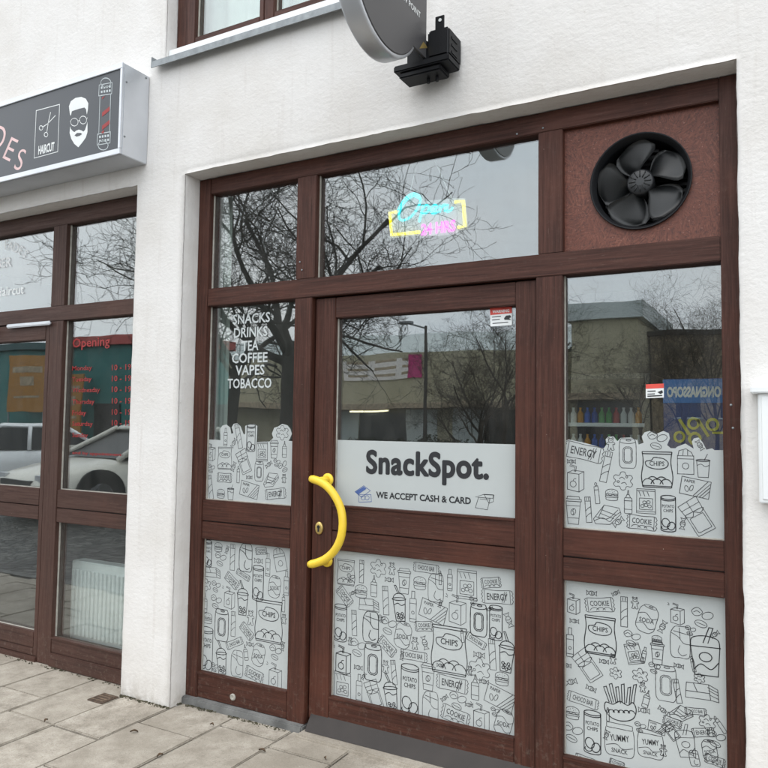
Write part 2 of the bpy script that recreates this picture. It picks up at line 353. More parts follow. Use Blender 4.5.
class Pen:
    """collects ribbons, filled shapes and letters lying in the plane Y = const, coordinates (X, Z)"""
    def __init__(s, Y, w=.004): s.Y = Y; s.w = w; s.V = []; s.F = []; s.c = (0, 0); s.h = 1; s.r = 0
    def at(s, c, h, rot=0): s.c = c; s.h = h; s.r = R(rot); return s
    def tf(s, p):
        x, y = p[0]*s.h, p[1]*s.h; cs, sn = math.cos(s.r), math.sin(s.r)
        return (s.c[0]+x*cs-y*sn, s.c[1]+x*sn+y*cs)
    def raw(s, P, closed=False, w=None):
        w = (w or s.w)/2; n = len(P)
        if n < 2: return
        k = len(s.V)
        for i in range(n):
            a = P[i-1] if (closed or i > 0) else P[i]; b = P[(i+1) % n] if (closed or i < n-1) else P[i]
            d1 = Vector((P[i][0]-a[0], P[i][1]-a[1])); d2 = Vector((b[0]-P[i][0], b[1]-P[i][1]))
            if d1.length < 1e-9: d1 = d2.copy()
            if d2.length < 1e-9: d2 = d1.copy()
            if d1.length < 1e-9: d1 = d2 = Vector((1, 0))
            d1.normalize(); d2.normalize(); n1 = Vector((-d1.y, d1.x)); n2 = Vector((-d2.y, d2.x)); m_ = n1+n2
            m_ = m_.normalized() if m_.length > .3 else n1
            q = w/max(.5, m_.dot(n1)); jit = 1+.18*random.uniform(-1, 1)
            s.V.append((P[i][0]+m_.x*q*jit, s.Y, P[i][1]+m_.y*q*jit)); s.V.append((P[i][0]-m_.x*q*jit, s.Y, P[i][1]-m_.y*q*jit))
        for i in range(n if closed else n-1):
            a, b = k+2*i, k+2*((i+1) % n); s.F.append((a, a+1, b+1, b))
    def L(s, *P, closed=False, w=None): s.raw([s.tf(p) for p in P], closed, w)
    def S(s, *P, closed=False, w=None): s.raw([s.tf(p) for p in catmull(P, closed)], closed, w)
    def E(s, cx, cy, rx, ry, a0=0, a1=360, rot=0, w=None):
        full = a1-a0 >= 360; n = 16 if full else max(5, int((a1-a0)/22)); P = []
        for i in range(n if full else n+1):
            a = R(a0+(a1-a0)*i/n); x, y = rx*math.cos(a), ry*math.sin(a); cr_, sr_ = math.cos(R(rot)), math.sin(R(rot))
            P.append(s.tf((cx+x*cr_-y*sr_, cy+x*sr_+y*cr_)))
        s.raw(P, full, w)
    def B(s, x0, x1, y0, y1, rr=.04, w=None):
        s.S((x0+rr,y0),(0.5*(x0+x1),y0),(x1-rr,y0),(x1,y0+rr),(x1,.5*(y0+y1)),(x1,y1-rr),(x1-rr,y1),(.5*(x0+x1),y1),(x0+rr,y1),(x0,y1-rr),(x0,.5*(y0+y1)),(x0,y0+rr), closed=True, w=w)
    def fill(s, P, raw=False):
        k = len(s.V); Q = P if raw else [s.tf(p) for p in P]
        ar = sum(Q[i-1][0]*Q[i][1]-Q[i][0]*Q[i-1][1] for i in range(len(Q)))
        if ar < 0: Q = Q[::-1]
        s.V += [(q[0], s.Y, q[1]) for q in Q]; s.F.append(tuple(range(k, k+len(Q))))
    def T(s, txt, cx, cy, wd=None, ht=None, rot=0, bold=.012, shear=0., res=2, spc=1.):
        V, Fc, W_, H_ = text2d(txt, bold, shear, res, spc)
        sx = wd/W_ if wd else ht/H_; sy = ht/H_ if ht else sx
        k = len(s.V); cs, sn = math.cos(R(rot)), math.sin(R(rot))
        for x, y in V:
            x *= sx; y *= sy; q = s.tf((cx+x*cs-y*sn, cy+x*sn+y*cs)); s.V.append((q[0], s.Y, q[1]))
        s.F += [tuple(i+k for i in f) for f in Fc]
    def TB(s, txt, cx, cy, wd, ht, d, **kw):
        y0 = s.Y
        for i, (ax, ay) in enumerate(((0,0),(d,0),(-d,0),(0,d),(0,-d),(.7*d,.7*d),(-.7*d,.7*d),(.7*d,-.7*d),(-.7*d,-.7*d))):
            s.Y = y0-.00012*i; s.T(txt, cx+ax, cy+ay, wd, ht, **kw)
        s.Y = y0
    def build(s, name, mat, parent):
        return mesh(name, s.V, s.F, mat, parent)

# ---- the snack doodles, each about one unit tall
def d_chips(p):
    p.S((-.40,.50),(-.37,.2),(-.42,-.2),(-.38,-.5)); p.S((.40,.50),(.37,.2),(.42,-.2),(.38,-.5)); p.L((-.4,.5),(.4,.5)); p.L((-.39,.44),(.39,.44)); p.L((-.38,-.5),(.38,-.5)); p.L((-.4,-.46),(.4,-.46))
    p.S((-.28,.1),(-.30,.22),(-.15,.26),(-.08,.34),(.08,.33),(.2,.3),(.3,.2),(.26,.08),(.1,.02),(-.12,.03), closed=True); p.T('CHIPS', 0, .17, .40, .13)
    for x in (-.24, 0, .24): p.E(x, -.46, .17, .20, 15, 165)
    p.E(-.12,-.33,.14,.13,20,150); p.E(.12,-.33,.14,.13,30,160)
def d_potato(p):
    p.E(0,.44,.19,.055); p.L((-.19,.44),(-.19,-.44)); p.L((.19,.44),(.19,-.44)); p.E(0,-.44,.19,.05,180,360); p.E(0,.40,.19,.055,180,360)
    p.T('POTATO',0,.20,.31,.085); p.T('CHIPS',0,.08,.25,.085)
    p.E(-.06,-.25,.10,.12,rot=20); p.E(.08,-.33,.09,.11,rot=-25); p.E(-.09,-.38,.08,.06,150,400)
def d_wrap(p, txt, asp=2.3, nuts=True):
    a = asp/2; p.S((-a,.42),(-a*.8,.5),(0,.46),(a*.8,.5),(a,.42)); p.S((-a,-.42),(-a*.8,-.5),(0,-.46),(a*.8,-.5),(a,-.42))
    for sg in (-1, 1):
        p.L(*[(sg*a+(.05 if i % 2 else -.05), -.42+.84*i/6) for i in range(7)]); p.L((sg*a*.84,.46),(sg*a*.84,-.46))
    p.T(txt,0,.1 if nuts else 0,a*1.35,.38 if nuts else .5)
    if nuts:
        for x in (-.4*a,.05*a,.5*a): p.E(x,-.47,.34*a,.28,20,160)
def d_cookie(p): d_wrap(p,'COOKIE',2.0)
def d_choco(p): d_wrap(p,'CHOCO BAR',3.0,False)
def d_energy(p):
    d_wrap(p,'ENERGY',2.4,False); p.L((.35,-.4),(.6,.4)); p.L((.5,-.4),(.75,.4))
def d_soda(p):
    p.S((-.22,.46),(-.33,.30),(-.34,0),(-.33,-.32),(-.22,-.46)); p.S((.22,.46),(.33,.30),(.34,0),(.33,-.32),(.22,-.46)); p.E(0,.46,.22,.06); p.E(0,-.46,.22,.05,180,360); p.E(.02,.46,.07,.02)
    p.S((-.34,.1),(-.1,.2),(.15,.05),(.34,.14)); p.S((-.34,-.28),(-.1,-.18),(.15,-.33),(.34,-.24)); p.T('SODA',0,-.06,.52,.17,10)
def d_can(p):
    p.S((-.22,.5),(-.27,.36),(-.28,0),(-.27,-.38),(-.2,-.5)); p.S((.22,.5),(.27,.36),(.28,0),(.27,-.38),(.2,-.5)); p.L((-.22,.5),(.22,.5)); p.L((-.2,-.5),(.2,-.5)); p.E(0,.40,.25,.06,180,360); p.B(-.15,.15,-.33,.22,.08); p.E(.03,.45,.08,.025)
    p.B(-.11,.11,-.29,.18,.06)
def d_tea(p):
    p.L((-.20,.12),(-.14,-.5),(.14,-.5),(.20,.12)); p.E(0,.12,.22,.04); p.E(0,.13,.19,.15,0,180); p.L((-.02,.26),(-.12,.5),(-.07,.5),(.03,.27)); p.S((-.18,-.05),(-.05,.0),(.06,-.06),(.18,-.02))
    for x, y in ((-.07,-.4),(.02,-.43),(.09,-.38),(-.02,-.33),(.07,-.29),(-.08,-.29)): p.E(x,y,.035,.035)
def d_juice(p):
    p.L((-.30,-.40),(-.30,.20),(.12,.16),(.12,-.48),closed=True); p.L((.12,.16),(.30,.26),(.30,-.36),(.12,-.48)); p.L((-.30,.20),(-.10,.30),(.30,.26)); p.L((-.05,.24),(-.02,.40),(-.22,.46)); p.L((0,.24),(.03,.44),(-.20,.50))
    p.E(-.09,-.2,.11,.11); p.S((-.09,-.09),(-.06,-.02),(.02,.0)); p.L((-.42,.5),(-.36,.42)); p.L((-.45,.40),(-.36,.38))
def d_chocbag(p):
    p.S((-.28,.30),(-.30,0),(-.26,-.46),(0,-.49),(.27,-.46),(.30,0),(.26,.46),(0,.5),(-.16,.48),(-.28,.30)); p.S((-.28,.28),(-.05,.16),(.1,-.02),(.29,-.04)); p.L((-.02,.46),(.0,.12)); p.L((-.2,.34),(.28,.26)); p.S((.0,-.1),(-.06,-.3),(.06,-.42),(.2,-.36))
def d_bar(p):
    p.B(-.26,.26,-.5,.16,.04); p.L((-.26,.10),(-.30,.46),(.28,.5),(.26,.10)); p.L((-.02,.48),(-.02,.14)); p.L((-.28,.30),(.27,.32)); p.S((-.3,.12),(-.1,.04),(0,.14),(.15,.05),(.3,.14)); p.B(-.2,.2,-.42,.02,.03)
def d_coffee(p):
    p.L((-.26,.32),(-.19,-.5),(.19,-.5),(.26,.32),closed=True); p.B(-.29,.29,.32,.40,.02); p.L((-.24,.40),(-.21,.5),(.21,.5),(.24,.40)); p.L((-.24,.16),(.24,.16)); p.L((-.21,-.28),(.21,-.28)); p.E(0,-.06,.085,.12,rot=-20); p.S((.02,.05),(-.02,-.03),(.02,-.08),(-.02,-.17))
def d_burger(p):
    p.S((-.55,.08),(-.5,.34),(-.2,.5),(.2,.5),(.5,.34),(.55,.08),closed=False); p.L((-.55,.08),(.55,.08)); p.S((-.57,-.02),(-.35,.06),(-.15,-.06),(.1,.05),(.35,-.05),(.57,.02)); p.B(-.54,.54,-.22,-.08,.05); p.S((-.5,-.24),(-.46,-.44),(0,-.5),(.46,-.44),(.5,-.24))
    for x, y in ((-.2,.3),(0,.38),(.2,.28),(.05,.22),(-.35,.2)): p.L((x,y),(x+.05,y+.03))
def d_ketchup(p):
    p.B(-.16,.16,-.5,.18,.05); p.L((-.1,.18),(-.05,.32),(.05,.32),(.1,.18)); p.L((-.03,.32),(-.01,.5),(.02,.5),(.03,.32)); p.L((-.16,.05),(.16,.05)); p.L((-.16,-.32),(.16,-.32))
def d_stick(p):
    p.L((-.11,-.5),(-.11,.5),(.11,.5),(.11,-.5),closed=True); p.L((-.11,.34),(.11,.34)); p.S((-.11,-.3),(0,-.18),(.11,-.12)); p.S((-.11,-.05),(0,.06),(.11,.12)); p.L((-.04,.36),(-.04,.48)); p.L((.04,.36),(.04,.48))
def d_vape(p):
    p.B(-.12,.12,-.5,.26,.04); p.L((-.06,.26),(-.05,.5),(.06,.5),(.06,.26)); p.L((-.12,.1),(.12,.1)); p.E(0,-.2,.05,.05); p.L((-.12,-.4),(.12,-.4))
def d_lighter(p):
    p.B(-.10,.10,-.5,.15,.03); p.L((-.1,.15),(-.1,.3),(.08,.34),(.1,.15)); p.S((0,.34),(-.06,.42),(0,.5),(.05,.42),(0,.34))
def d_candy(p):
    p.E(0,0,.55,.42); p.L((-.5,.12),(-1.0,.45),(-.92,0),(-1.0,-.45),(-.5,-.12)); p.L((.5,.12),(1.0,.45),(.92,0),(1.0,-.45),(.5,-.12)); p.S((-.2,.36),(-.02,.1),(-.12,-.38)); p.S((.15,.4),(.3,.05),(.18,-.38))
def d_gummy(p):
    p.E(0,.28,.17,.17); p.E(-.15,.44,.06,.06); p.E(.15,.44,.06,.06); p.S((-.14,.16),(-.3,.08),(-.28,-.04),(-.16,-.02),(-.2,-.3),(-.26,-.44),(-.08,-.48),(0,-.3),(.08,-.48),(.26,-.44),(.2,-.3),(.16,-.02),(.28,-.04),(.3,.08),(.14,.16)); p.E(-.05,.3,.012,.012); p.E(.05,.3,.012,.012)
def d_beans(p):
    p.S((-.45,.30),(-.2,.46),(.02,.28),(-.1,.1),(-.35,.08),closed=True); p.E(.25,.12,.26,.17,rot=20); p.E(-.05,-.30,.28,.16,rot=-15); p.S((-.38,.22),(-.22,.3),(-.08,.22)); p.S((-.25,-.24),(-.05,-.3),(.15,-.36))
def d_blob(p):
    P = []
    for i in range(18):
        a = 2*math.pi*i/18; r_ = .50 if i % 3 else .36; P.append((r_*1.05*math.cos(a), r_*.95*math.sin(a)))
    p.S(*P, closed=True); p.S((-.2,.1),(-.05,.2),(.1,.08)); p.S((-.1,-.15),(.08,-.08),(.2,-.2)); p.E(-.25,-.05,.06,.05); p.E(.2,.22,.05,.06)
def d_sandwich(p):
    p.L((-.62,-.2),(-.1,.42),(.55,.28),(.62,.02),(.1,-.45),closed=False); p.L((-.62,-.2),(-.55,-.42),(.1,-.45)); p.S((-.6,-.28),(-.2,-.16),(.1,-.32),(.3,-.1),(.6,.1)); p.L((-.1,.42),(-.4,-.15)); p.S((-.5,-.1),(0,-.2),(.5,.2)); p.L((-.3,.05),(.3,-.2)); p.L((-.2,.2),(.42,-.05))
def d_sbox(p):
    p.L((-.8,-.45),(-.75,.35),(.35,.4),(.45,-.4),closed=True); p.L((.35,.4),(.8,.2),(.85,-.45),(.45,-.4)); p.L((-.8,-.1),(.42,-.05)); p.L((-.4,.36),(-.2,-.08)); p.L((.3,.25),(.82,.05)); p.L((.35,.1),(.83,-.1)); p.L((.38,-.12),(.84,-.28))
def d_papers(p):
    p.L((-.75,-.42),(-.72,.5),(.75,.42),(.72,-.5),closed=True); p.T('PAPER',-.3,.30,.55,.16); p.L((.1,-.46),(.72,.3)); p.L((.25,-.47),(.73,.12)); p.L((.4,-.48),(.73,-.08)); p.L((-.05,-.44),(.6,.42)); p.E(-.42,-.12,.09,.16,rot=20); p.E(-.18,-.05,.08,.16,rot=-15)
def d_snackbag(p):
    p.L((-.36,.5),(.36,.5),(.38,-.5),(-.38,-.5),closed=True); p.L((-.36,.42),(.36,.42)); p.L((-.38,-.42),(.38,-.42)); p.B(-.26,.26,-.34,.12,.03); p.L((-.28,.4),(-.2,.2)); p.L((-.12,.4),(-.04,.2)); p.L((.05,.4),(.13,.2))
    for x, y in ((-.14,-.2),(0,-.16),(.14,-.2),(-.06,-.05),(.1,-.03)): p.E(x,y,.07,.06)
def d_pack(p):
    p.B(-.30,.30,-.5,.22,.03); p.L((-.30,.10),(.30,.10)); p.L((-.28,.22),(-.24,.42),(.02,.5),(.22,.36),(.28,.22)); p.L((-.1,.24),(-.08,.44)); p.L((.08,.24),(.08,.46)); p.E(0,-.18,.12,.12)
def d_cup(p):
    p.L((-.26,.22),(-.20,-.5),(.20,-.5),(.26,.22),closed=True); p.E(0,.22,.28,.05); p.L((.05,.24),(.18,.5)); p.S((-.24,.0),(-.08,.06),(.08,-.04),(.24,.02))
def d_shake(p):
    p.S((-.30,.12),(-.26,.3),(0,.36),(.26,.3),(.30,.12)); p.L((-.32,.12),(.32,.12)); p.L((-.30,.12),(-.24,-.5),(.24,-.5),(.30,.12)); p.L((-.04,.2),(.10,.55),(.18,.54),(.06,.2)); p.E(0,-.1,.13,.10); p.S((-.26,-.4),(-.1,-.26),(.1,-.36),(.26,-.2))
def d_jar(p):
    p.S((-.42,.35),(-.46,0),(-.40,-.46),(0,-.5),(.40,-.46),(.46,0),(.42,.35)); p.B(-.40,.40,.35,.5,.04); p.T('YUMMY',0,.06,.6,.2,6); p.S((-.42,-.22),(-.1,-.14),(.1,-.26),(.42,-.18)); p.T('SNACK',0,-.34,.5,.14)
def d_fries(p):
    p.S((-.4,.0),(-.45,-.2),(-.3,-.42),(0,-.5),(.3,-.42),(.42,-.18),(.36,.02),(.2,-.06),(0,.04),(-.2,-.05),closed=True)
    for i in range(6):
        x = -.3+.12*i; p.L((x,-.0),(x-.1+.05*i,.42+.08*(i % 2)),(x-.02+.05*i,.44+.08*(i % 2)),(x+.07,-.02))
    for i in range(5): p.E(-.28+.14*i,-.28,.09,.08,0,180)
DD = {k[2:]: v for k, v in list(globals().items()) if k.startswith('d_')}
DNAME = dict(chips='chips_bag', potato='chips_can', cookie='cookie_packet', choco='chocolate_wrapper', energy='energy_bar', soda='soda_can', can='drink_can', tea='bubble_tea', juice='juice_box', chocbag='chocolate_packet', bar='chocolate_bar', coffee='coffee_cup', ketchup='sauce_bottle', stick='snack_stick', blob='popcorn', sbox='sandwich_box', papers='paper_packet', snackbag='snack_bag', pack='cigarette_packet', cup='drink_cup', shake='milkshake', vape='vape', beans='nuts')
def px_per_m(P):
    def pj(q):
        v = q-CAM; return 384-FPX*v.dot(_u2)/v.dot(_fw)
    return abs(pj(P+Vector((0,0,.05)))-pj(P-Vector((0,0,.05))))/.1
def doodles(parent, Y, zx, zy, sc, items, smallh=.13):
    for it in items:
        k, x, y, h = it[:4]; rot = it[4] if len(it) > 4 else 0
        P = atY(zx+x/sc, zy+y/sc, Y); hm = h/sc/px_per_m(P)
        th = hm < smallh or k in ('candy','beans','gummy','stick','blob','vape','sbox','bar','lighter')
        pen = Pen(Y, .0023 if th else .0035)
        pen.at((P.x, P.z), hm, rot); DD[k](pen); pen.build(DNAME.get(k, k)+'_drawing', 'print_thin' if th else 'print', parent)

# ================================================================== SETTING
def sheet(name, x0, x1, y0, y1, z, mat):
    return tag(mesh(name, [(x0,y0,z),(x1,y0,z),(x1,y1,z),(x0,y1,z)], [(0,1,2,3)], mat), kind='structure')
sheet('ground', -400, 400, -400, 30, -.06, 'soil')
sheet('street', -120, 120, -120, -1.40, -.035, 'cobble')
box('kerb', -120, 120, -1.40, -1.30, -.06, .0, 'plinth', bev=.01); tag(bpy.data.objects['kerb'], kind='structure')
pav = sheet('pavement', -60, 60, -1.30, .30, -.022, 'soil')
# slabs: columns run away from the wall
cols = [(-3.96, .33)]
xs_ = -4.62
k = 0
edge = [-4.62, -4.29, -3.96, -3.63, -3.30, -2.97, -2.64, -2.31, -1.98, -1.65, -1.32, -.985, -.65, -.315, .005, .36, .70, 1.04, 1.38, 1.72, 2.06, 2.40, 2.74, 3.08, 3.42]
offs = {13: -.43, 12: -.43, 14: -.205, 15: -.03}
for i in range(len(edge)-1):
    x0, x1 = edge[i]+random.uniform(.002,.0045), edge[i+1]-random.uniform(.002,.0045)
    y = .11; first = offs.get(i, -.10-.14*((i*7) % 4))
    cuts = [.12, first]
    while cuts[-1] > -1.25: cuts.append(max(-1.297, cuts[-1]-.51))
    for a, b in zip(cuts[1:], cuts[:-1]):
        if b-a < .03: continue
        bm = bbox_bm(x0, x1, a+random.uniform(.002,.0045), b-random.uniform(.002,.0045), -.05, 0, .0045, 2)
        tz = random.uniform(-.0035, .002); tx = random.uniform(-.004, .004); ty = random.uniform(-.004, .004)
        for v in bm.verts: v.co.z += tz+(v.co.x-(x0+x1)/2)*tx+(v.co.y-(a+b)/2)*ty
        o = bm_out(bm, 'slab', 'slab', pav)

# ---- facade with openings
OPEN = [(-.002, 2.612, -.03, 2.739), (-2.95, -.354, -.03, 2.731), (-.172, 1.30, 3.395, 4.75)]
X0, X1, Z0, Z1, ST = -4.6, 5.0, -.03, 5.0, .03
def lines(a, b, st, extra):
    L_ = sorted(set([round(a+st*i, 4) for i in range(int((b-a)/st)+1)]+[b]+extra)); out = [L_[0]]
    ex = set(extra)
    for q in L_[1:]:
        if q-out[-1] < st*.4:
            if q in ex:
                if out[-1] in ex: out.append(q)
                else: out[-1] = q
        else: out.append(q)
    return out
gx = lines(X0, X1, ST, [o[0] for o in OPEN]+[o[1] for o in OPEN]); gz = lines(Z0, Z1, ST, [o[2] for o in OPEN[2:]]+[o[3] for o in OPEN])
def inside(x, z): return any(a < x < b and c < z < d for a, b, c, d in OPEN)
V = []; Fc = []; idx = {}
def relief(x, z):
    return -.0014*noise.noise((x*8+z*3, z*13-x*2, 1.3))-.004*noise.noise((x*1.1, z*1.3, 4.1))
def on_edge(x, z):
    for a, b, c, d in OPEN:
        if (abs(x-a) < 1e-5 or abs(x-b) < 1e-5) and c-1e-5 <= z <= d+1e-5: return 'x'
        if (abs(z-c) < 1e-5 or abs(z-d) < 1e-5) and a-1e-5 <= x <= b+1e-5: return 'z'
    return None
for i in range(len(gx)-1):
    for j in range(len(gz)-1):
        if inside((gx[i]+gx[i+1])/2, (gz[j]+gz[j+1])/2): continue
        q = []
        for (x, z) in ((gx[i],gz[j]),(gx[i+1],gz[j]),(gx[i+1],gz[j+1]),(gx[i],gz[j+1])):
            kk = (x, z)
            if kk not in idx:
                e = on_edge(x, z); yy = relief(x, z); xx, zz = x, z
                if e:
                    yy = .0045; jx = .0028*noise.noise((x*14, z*14, 9))+.0016*noise.noise((x*40, z*40, 3))
                    if e == 'x': xx += jx
                    else: zz += jx
                idx[kk] = len(V); V.append((xx, yy, zz))
            q.append(idx[kk])
        Fc.append(tuple(q))
DEP = [.012, .05, .09, .13, .20]
for (a, b, c, d) in OPEN:
    runs = []
    zz = [z for z in gz if c-1e-5 <= z <= d+1e-5]; xx = [x for x in gx if a-1e-5 <= x <= b+1e-5]
    runs.append([(a, z) for z in zz]+[(x, d) for x in xx[1:]]+[(b, z) for z in zz[::-1][1:]])
    if c > 1: runs.append([(x, c) for x in xx[::-1]])
    for run in runs:
        prev = [idx[k_] for k_ in run]
        inw = Vector(((a+b)/2, 0, (c+d)/2))
        for dn, dp in enumerate(DEP):
            cur = []
            for (x, z), pi in zip(run, [idx[k_] for k_ in run]):
                bx_, by_, bz_ = V[pi]; nn = .0025*noise.noise((x*15+dp*20, z*15, dp*30))
                off = .003 if dn > 0 else .0015
                dx = off if abs(x-a) < 1e-5 else -off if abs(x-b) < 1e-5 else 0
                dz = -off if abs(z-d) < 1e-5 else off if abs(z-c) < 1e-5 and c > 1 else 0
                cur.append(len(V)); V.append((bx_+dx+(nn if dx else 0), dp, bz_+dz+(nn if dz else 0)))
            for q in range(len(run)-1): Fc.append((prev[q], prev[q+1], cur[q+1], cur[q]))
            prev = cur
wall = mesh('facade_wall', V, Fc, 'plaster', None, True)
tag(wall, 'white roughcast house wall around the two shopfronts and the upper window', 'wall')

# ---- rooms behind the glass
def room(pre, x0, x1, y1, z1, wm, label):
    y0 = .235
    tag(mesh(pre+'_floor', [(x0,y0,.0),(x1,y0,.0),(x1,y1,.0),(x0,y1,.0)], [(0,1,2,3)], 'room_floor'), kind='structure')
    tag(mesh(pre+'_ceiling', [(x0,y0,z1),(x1,y0,z1),(x1,y1,z1),(x0,y1,z1)], [(3,2,1,0)], 'room'), kind='structure')
    V_, F_ = join(([(x0,y0,0),(x0,y1,0),(x0,y1,z1),(x0,y0,z1)], [(0,1,2,3)]), ([(x1,y0,0),(x1,y1,0),(x1,y1,z1),(x1,y0,z1)], [(3,2,1,0)]), ([(x0,y1,0),(x1,y1,0),(x1,y1,z1),(x0,y1,z1)], [(0,1,2,3)]))
    tag(mesh(pre+'_wall', V_, F_, wm), kind='structure')
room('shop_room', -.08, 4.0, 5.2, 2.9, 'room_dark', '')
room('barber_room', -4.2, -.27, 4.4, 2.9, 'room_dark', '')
uV, uF = boxVF(-1.2, 2.4, .24, 2.6, 3.0, 4.9); tag(mesh('upper_room_wall', uV, [f for i, f in enumerate(uF) if i != 2], 'room'), kind='structure')

# ================================================================== SNACK SHOP FRONT
GF = .11                       # front of the timber frame
def frame_member(parent, name, x0, x1, z0, z1, y0, y1, mat): return box(name, x0, x1, y0, y1, z0, z1, mat, parent, .003, 2)
def pane(parent, x0, x1, z0, z1, y, name='pane', bead=True, e=.004):
    o = box(name, x0-.012, x1+.012, y, y+.006, z0-.012, z1+.012, 'glass', parent, 0)
    if bead:
        for (a, b, c, d) in ((x0-.003,x0+e,z0,z1),(x0+e,x1,z0-.003,z0+e)):
            box('glazing_bead', a, b, y-.012, y-.0015, c, d, 'bead', parent, .001, 1)
    return o
sf = thing('shopfront', (1.3, GF, 0), 'brown stained timber shopfront of the snack shop with frosted doodle panes', 'shopfront')
Y0_, Y1_ = GF, GF+.085
xa, xb, xc, xd, xe, xf, xg, xh = .081, .645, .762, .748, 1.864, 1.966, 2.5455, 2.607
zT, za, zb, zc, zs0, zs1, zd, ze, zf = 2.733, 2.648, 2.140, 2.047, .925, .930, 1.0365, .8356, .1575
fm = lambda n, *a: frame_member(sf, n, *a)
fm('post', .000, xa, .03, zT, Y0_, Y1_, 'wood_v'); fm('post', xg, xh, .0, zT, Y0_, Y1_, 'wood_v')
fm('rail', xa, xg, za, zT, Y0_+.002, Y1_, 'wood_h'); fm('rail', xa, xg, zc, zb, Y0_-.002, Y1_, 'wood_h')
fm('mullion', xb, xc, zb, za, Y0_+.001, Y1_, 'wood_v'); fm('mullion', xe, xf, zb, za, Y0_+.001, Y1_, 'wood_v')
fm('jamb', xb, xd, .03, zc, Y0_, Y1_, 'wood_v'); fm('jamb', 1.856, xf, 0, zc, Y0_, Y1_, 'wood_v')
for a, b in ((xa, xb), (xf, xg)):
    fm('rail', a, b, zs1, zd, Y0_+.003, Y1_-.01, 'wood_h'); fm('rail', a, b, ze, zs0, Y0_+.003, Y1_-.01, 'wood_h')
    fm('rail', a, b, .035, zf, Y0_+.003, Y1_-.01, 'wood_h')
    box('sill_bead', a, b, Y0_-.004, Y0_+.03, zf-.004, zf+.006, 'wood_h', sf, .002)
    box('seal', a, b, Y0_+.02, Y1_-.02, zs0-.01, zs1+.01, 'black', sf, 0)
box('plinth', -.0, xd+.004, .082, .16, -.02, .033, 'plinth', sf, .006)
box('plinth', 1.853, 2.607, .112, .17, -.02, .03, 'plinth', sf, .006)
fm('stop_bead', xd, xd+.012, .05, zc, Y0_+.045, Y1_, 'wood_v')
PY = .148
pane(sf, xa, xb, zb, za, PY); pTr = pane(sf, xc, xe, zb, za, PY)
pL = pane(sf, xa, xb, zd, zc, PY); pR = pane(sf, xf, xg, zd, zc, PY)
pane(sf, xa, xb, zf, ze, PY); pane(sf, xf, xg, zf, ze, PY)
FC = Vector((2.2614, .139, 2.3925)); RF = .190
def holed_panel(x0, x1, z0, z1, y0, y1, c, r_, n=64):
    angs = sorted([2*math.pi*i/n for i in range(n)]+[math.atan2(z-c.z, x-c.x) % (2*math.pi) for x in (x0, x1) for z in (z0, z1)])
    V_ = []; F_ = []
    for a in angs:
        dx, dz_ = math.cos(a), math.sin(a)
        tt = min([q for q in (((x1-c.x)/dx if dx > 1e-9 else 9), ((x0-c.x)/dx if dx < -1e-9 else 9), ((z1-c.z)/dz_ if dz_ > 1e-9 else 9), ((z0-c.z)/dz_ if dz_ < -1e-9 else 9))])
        for y in (y0, y1): V_ += [(c.x+dx*r_, y, c.z+dz_*r_), (c.x+dx*tt, y, c.z+dz_*tt)]
    m_ = len(angs)
    for i in range(m_):
        a, b = 4*i, 4*((i+1) % m_)
        F_ += [(a, a+1, b+1, b), (a+2, b+2, b+3, a+3), (a, b, b+2, a+2)]
    return V_, F_
mesh('vent_panel', *holed_panel(xf-.01, xg+.01, zb-.01, za+.01, .139, .157, FC, RF-.004), 'osb', sf)
# the hook on the bottom rail
hk = atY(232, 697.5, .105)
V1 = latheVF([(.017,0),(.017,-.005),(.012,-.009),(.008,-.006),(.0005,-.006)], (hk.x, .114, hk.z), 'Y', 14)
mesh('white_cap', *V1, 'bead', sf, True)
for (qx, qy) in ((300,262),(302,270),(733,428),(543,128),(517,134),(731,405)):
    s_ = atY(qx, qy, GF); mesh('screw_head', *latheVF([(.0045,0),(.004,-.002),(0.0001,-.002)], (s_.x, GF-.0005, s_.z), 'Y', 8), 'steel', sf, True)
# lettering on the left pane
FY = .1465
def film_poly(parent, pts, name='frosted_film', Y=FY, mat='film'):
    bm = bmesh.new(); vs_ = [bm.verts.new((p[0], Y, p[1])) for p in pts]; f = bm.faces.new(vs_); bm.normal_update()
    if f.normal.y > 0: f.normal_flip()
    bmesh.ops.triangulate(bm, faces=[f]); return bm_out(bm, name, mat, parent)
def zpts(zx, zy, sc, pts, Y): return [(q.x, q.z) for q in (atY(zx+x/sc, zy+y/sc, Y) for x, y in pts)]
def px_text(pen, s, xl, yl, xr, yr, ht=None, bold=.02, wscale=1., rot=None, **kw):
    a = atY(xl, yl, pen.Y); b = atY(xr, yr, pen.Y); c = (a+b)/2
    pen.at((c.x, c.z), 1, 0); pen.T(s, 0, 0, (b.x-a.x)*wscale, ht, rot=rot or 0, bold=bold, **kw)
pen = Pen(FY-.0006)
for s_, xl, xr, yl, yr in (('SNACKS',233,270,319,317.5),('DRINKS',234,267.5,333,331),('TEA',242,258.5,346,345),('COFFEE',232,267.5,358.5,357),('VAPES',235.5,264.5,370.5,369.5),('TOBACCO',227.5,271.5,383.5,383)):
    px_text(pen, s_, xl, yl, xr, yr, .052, .018); pen.build('lettering', 'letter_frost', pL); pen = Pen(FY-.0006)
fz = lambda pts: zpts(190, 410, 5.908, pts, FY)
fl = film_poly(sf, fz([(62,540),(75,172),(180,178),(178,110),(192,92),(215,86),(238,104),(244,140),(256,136),(246,102),(258,82),(280,78),(298,95),(318,145),(326,140),(326,95),(345,84),(378,82),(398,95),(394,188),(470,186),(492,165),(484,140),(497,105),(520,98),(545,82),(575,90),(592,110),(602,140),(590,170),(582,182),(610,184),(612,586)]))
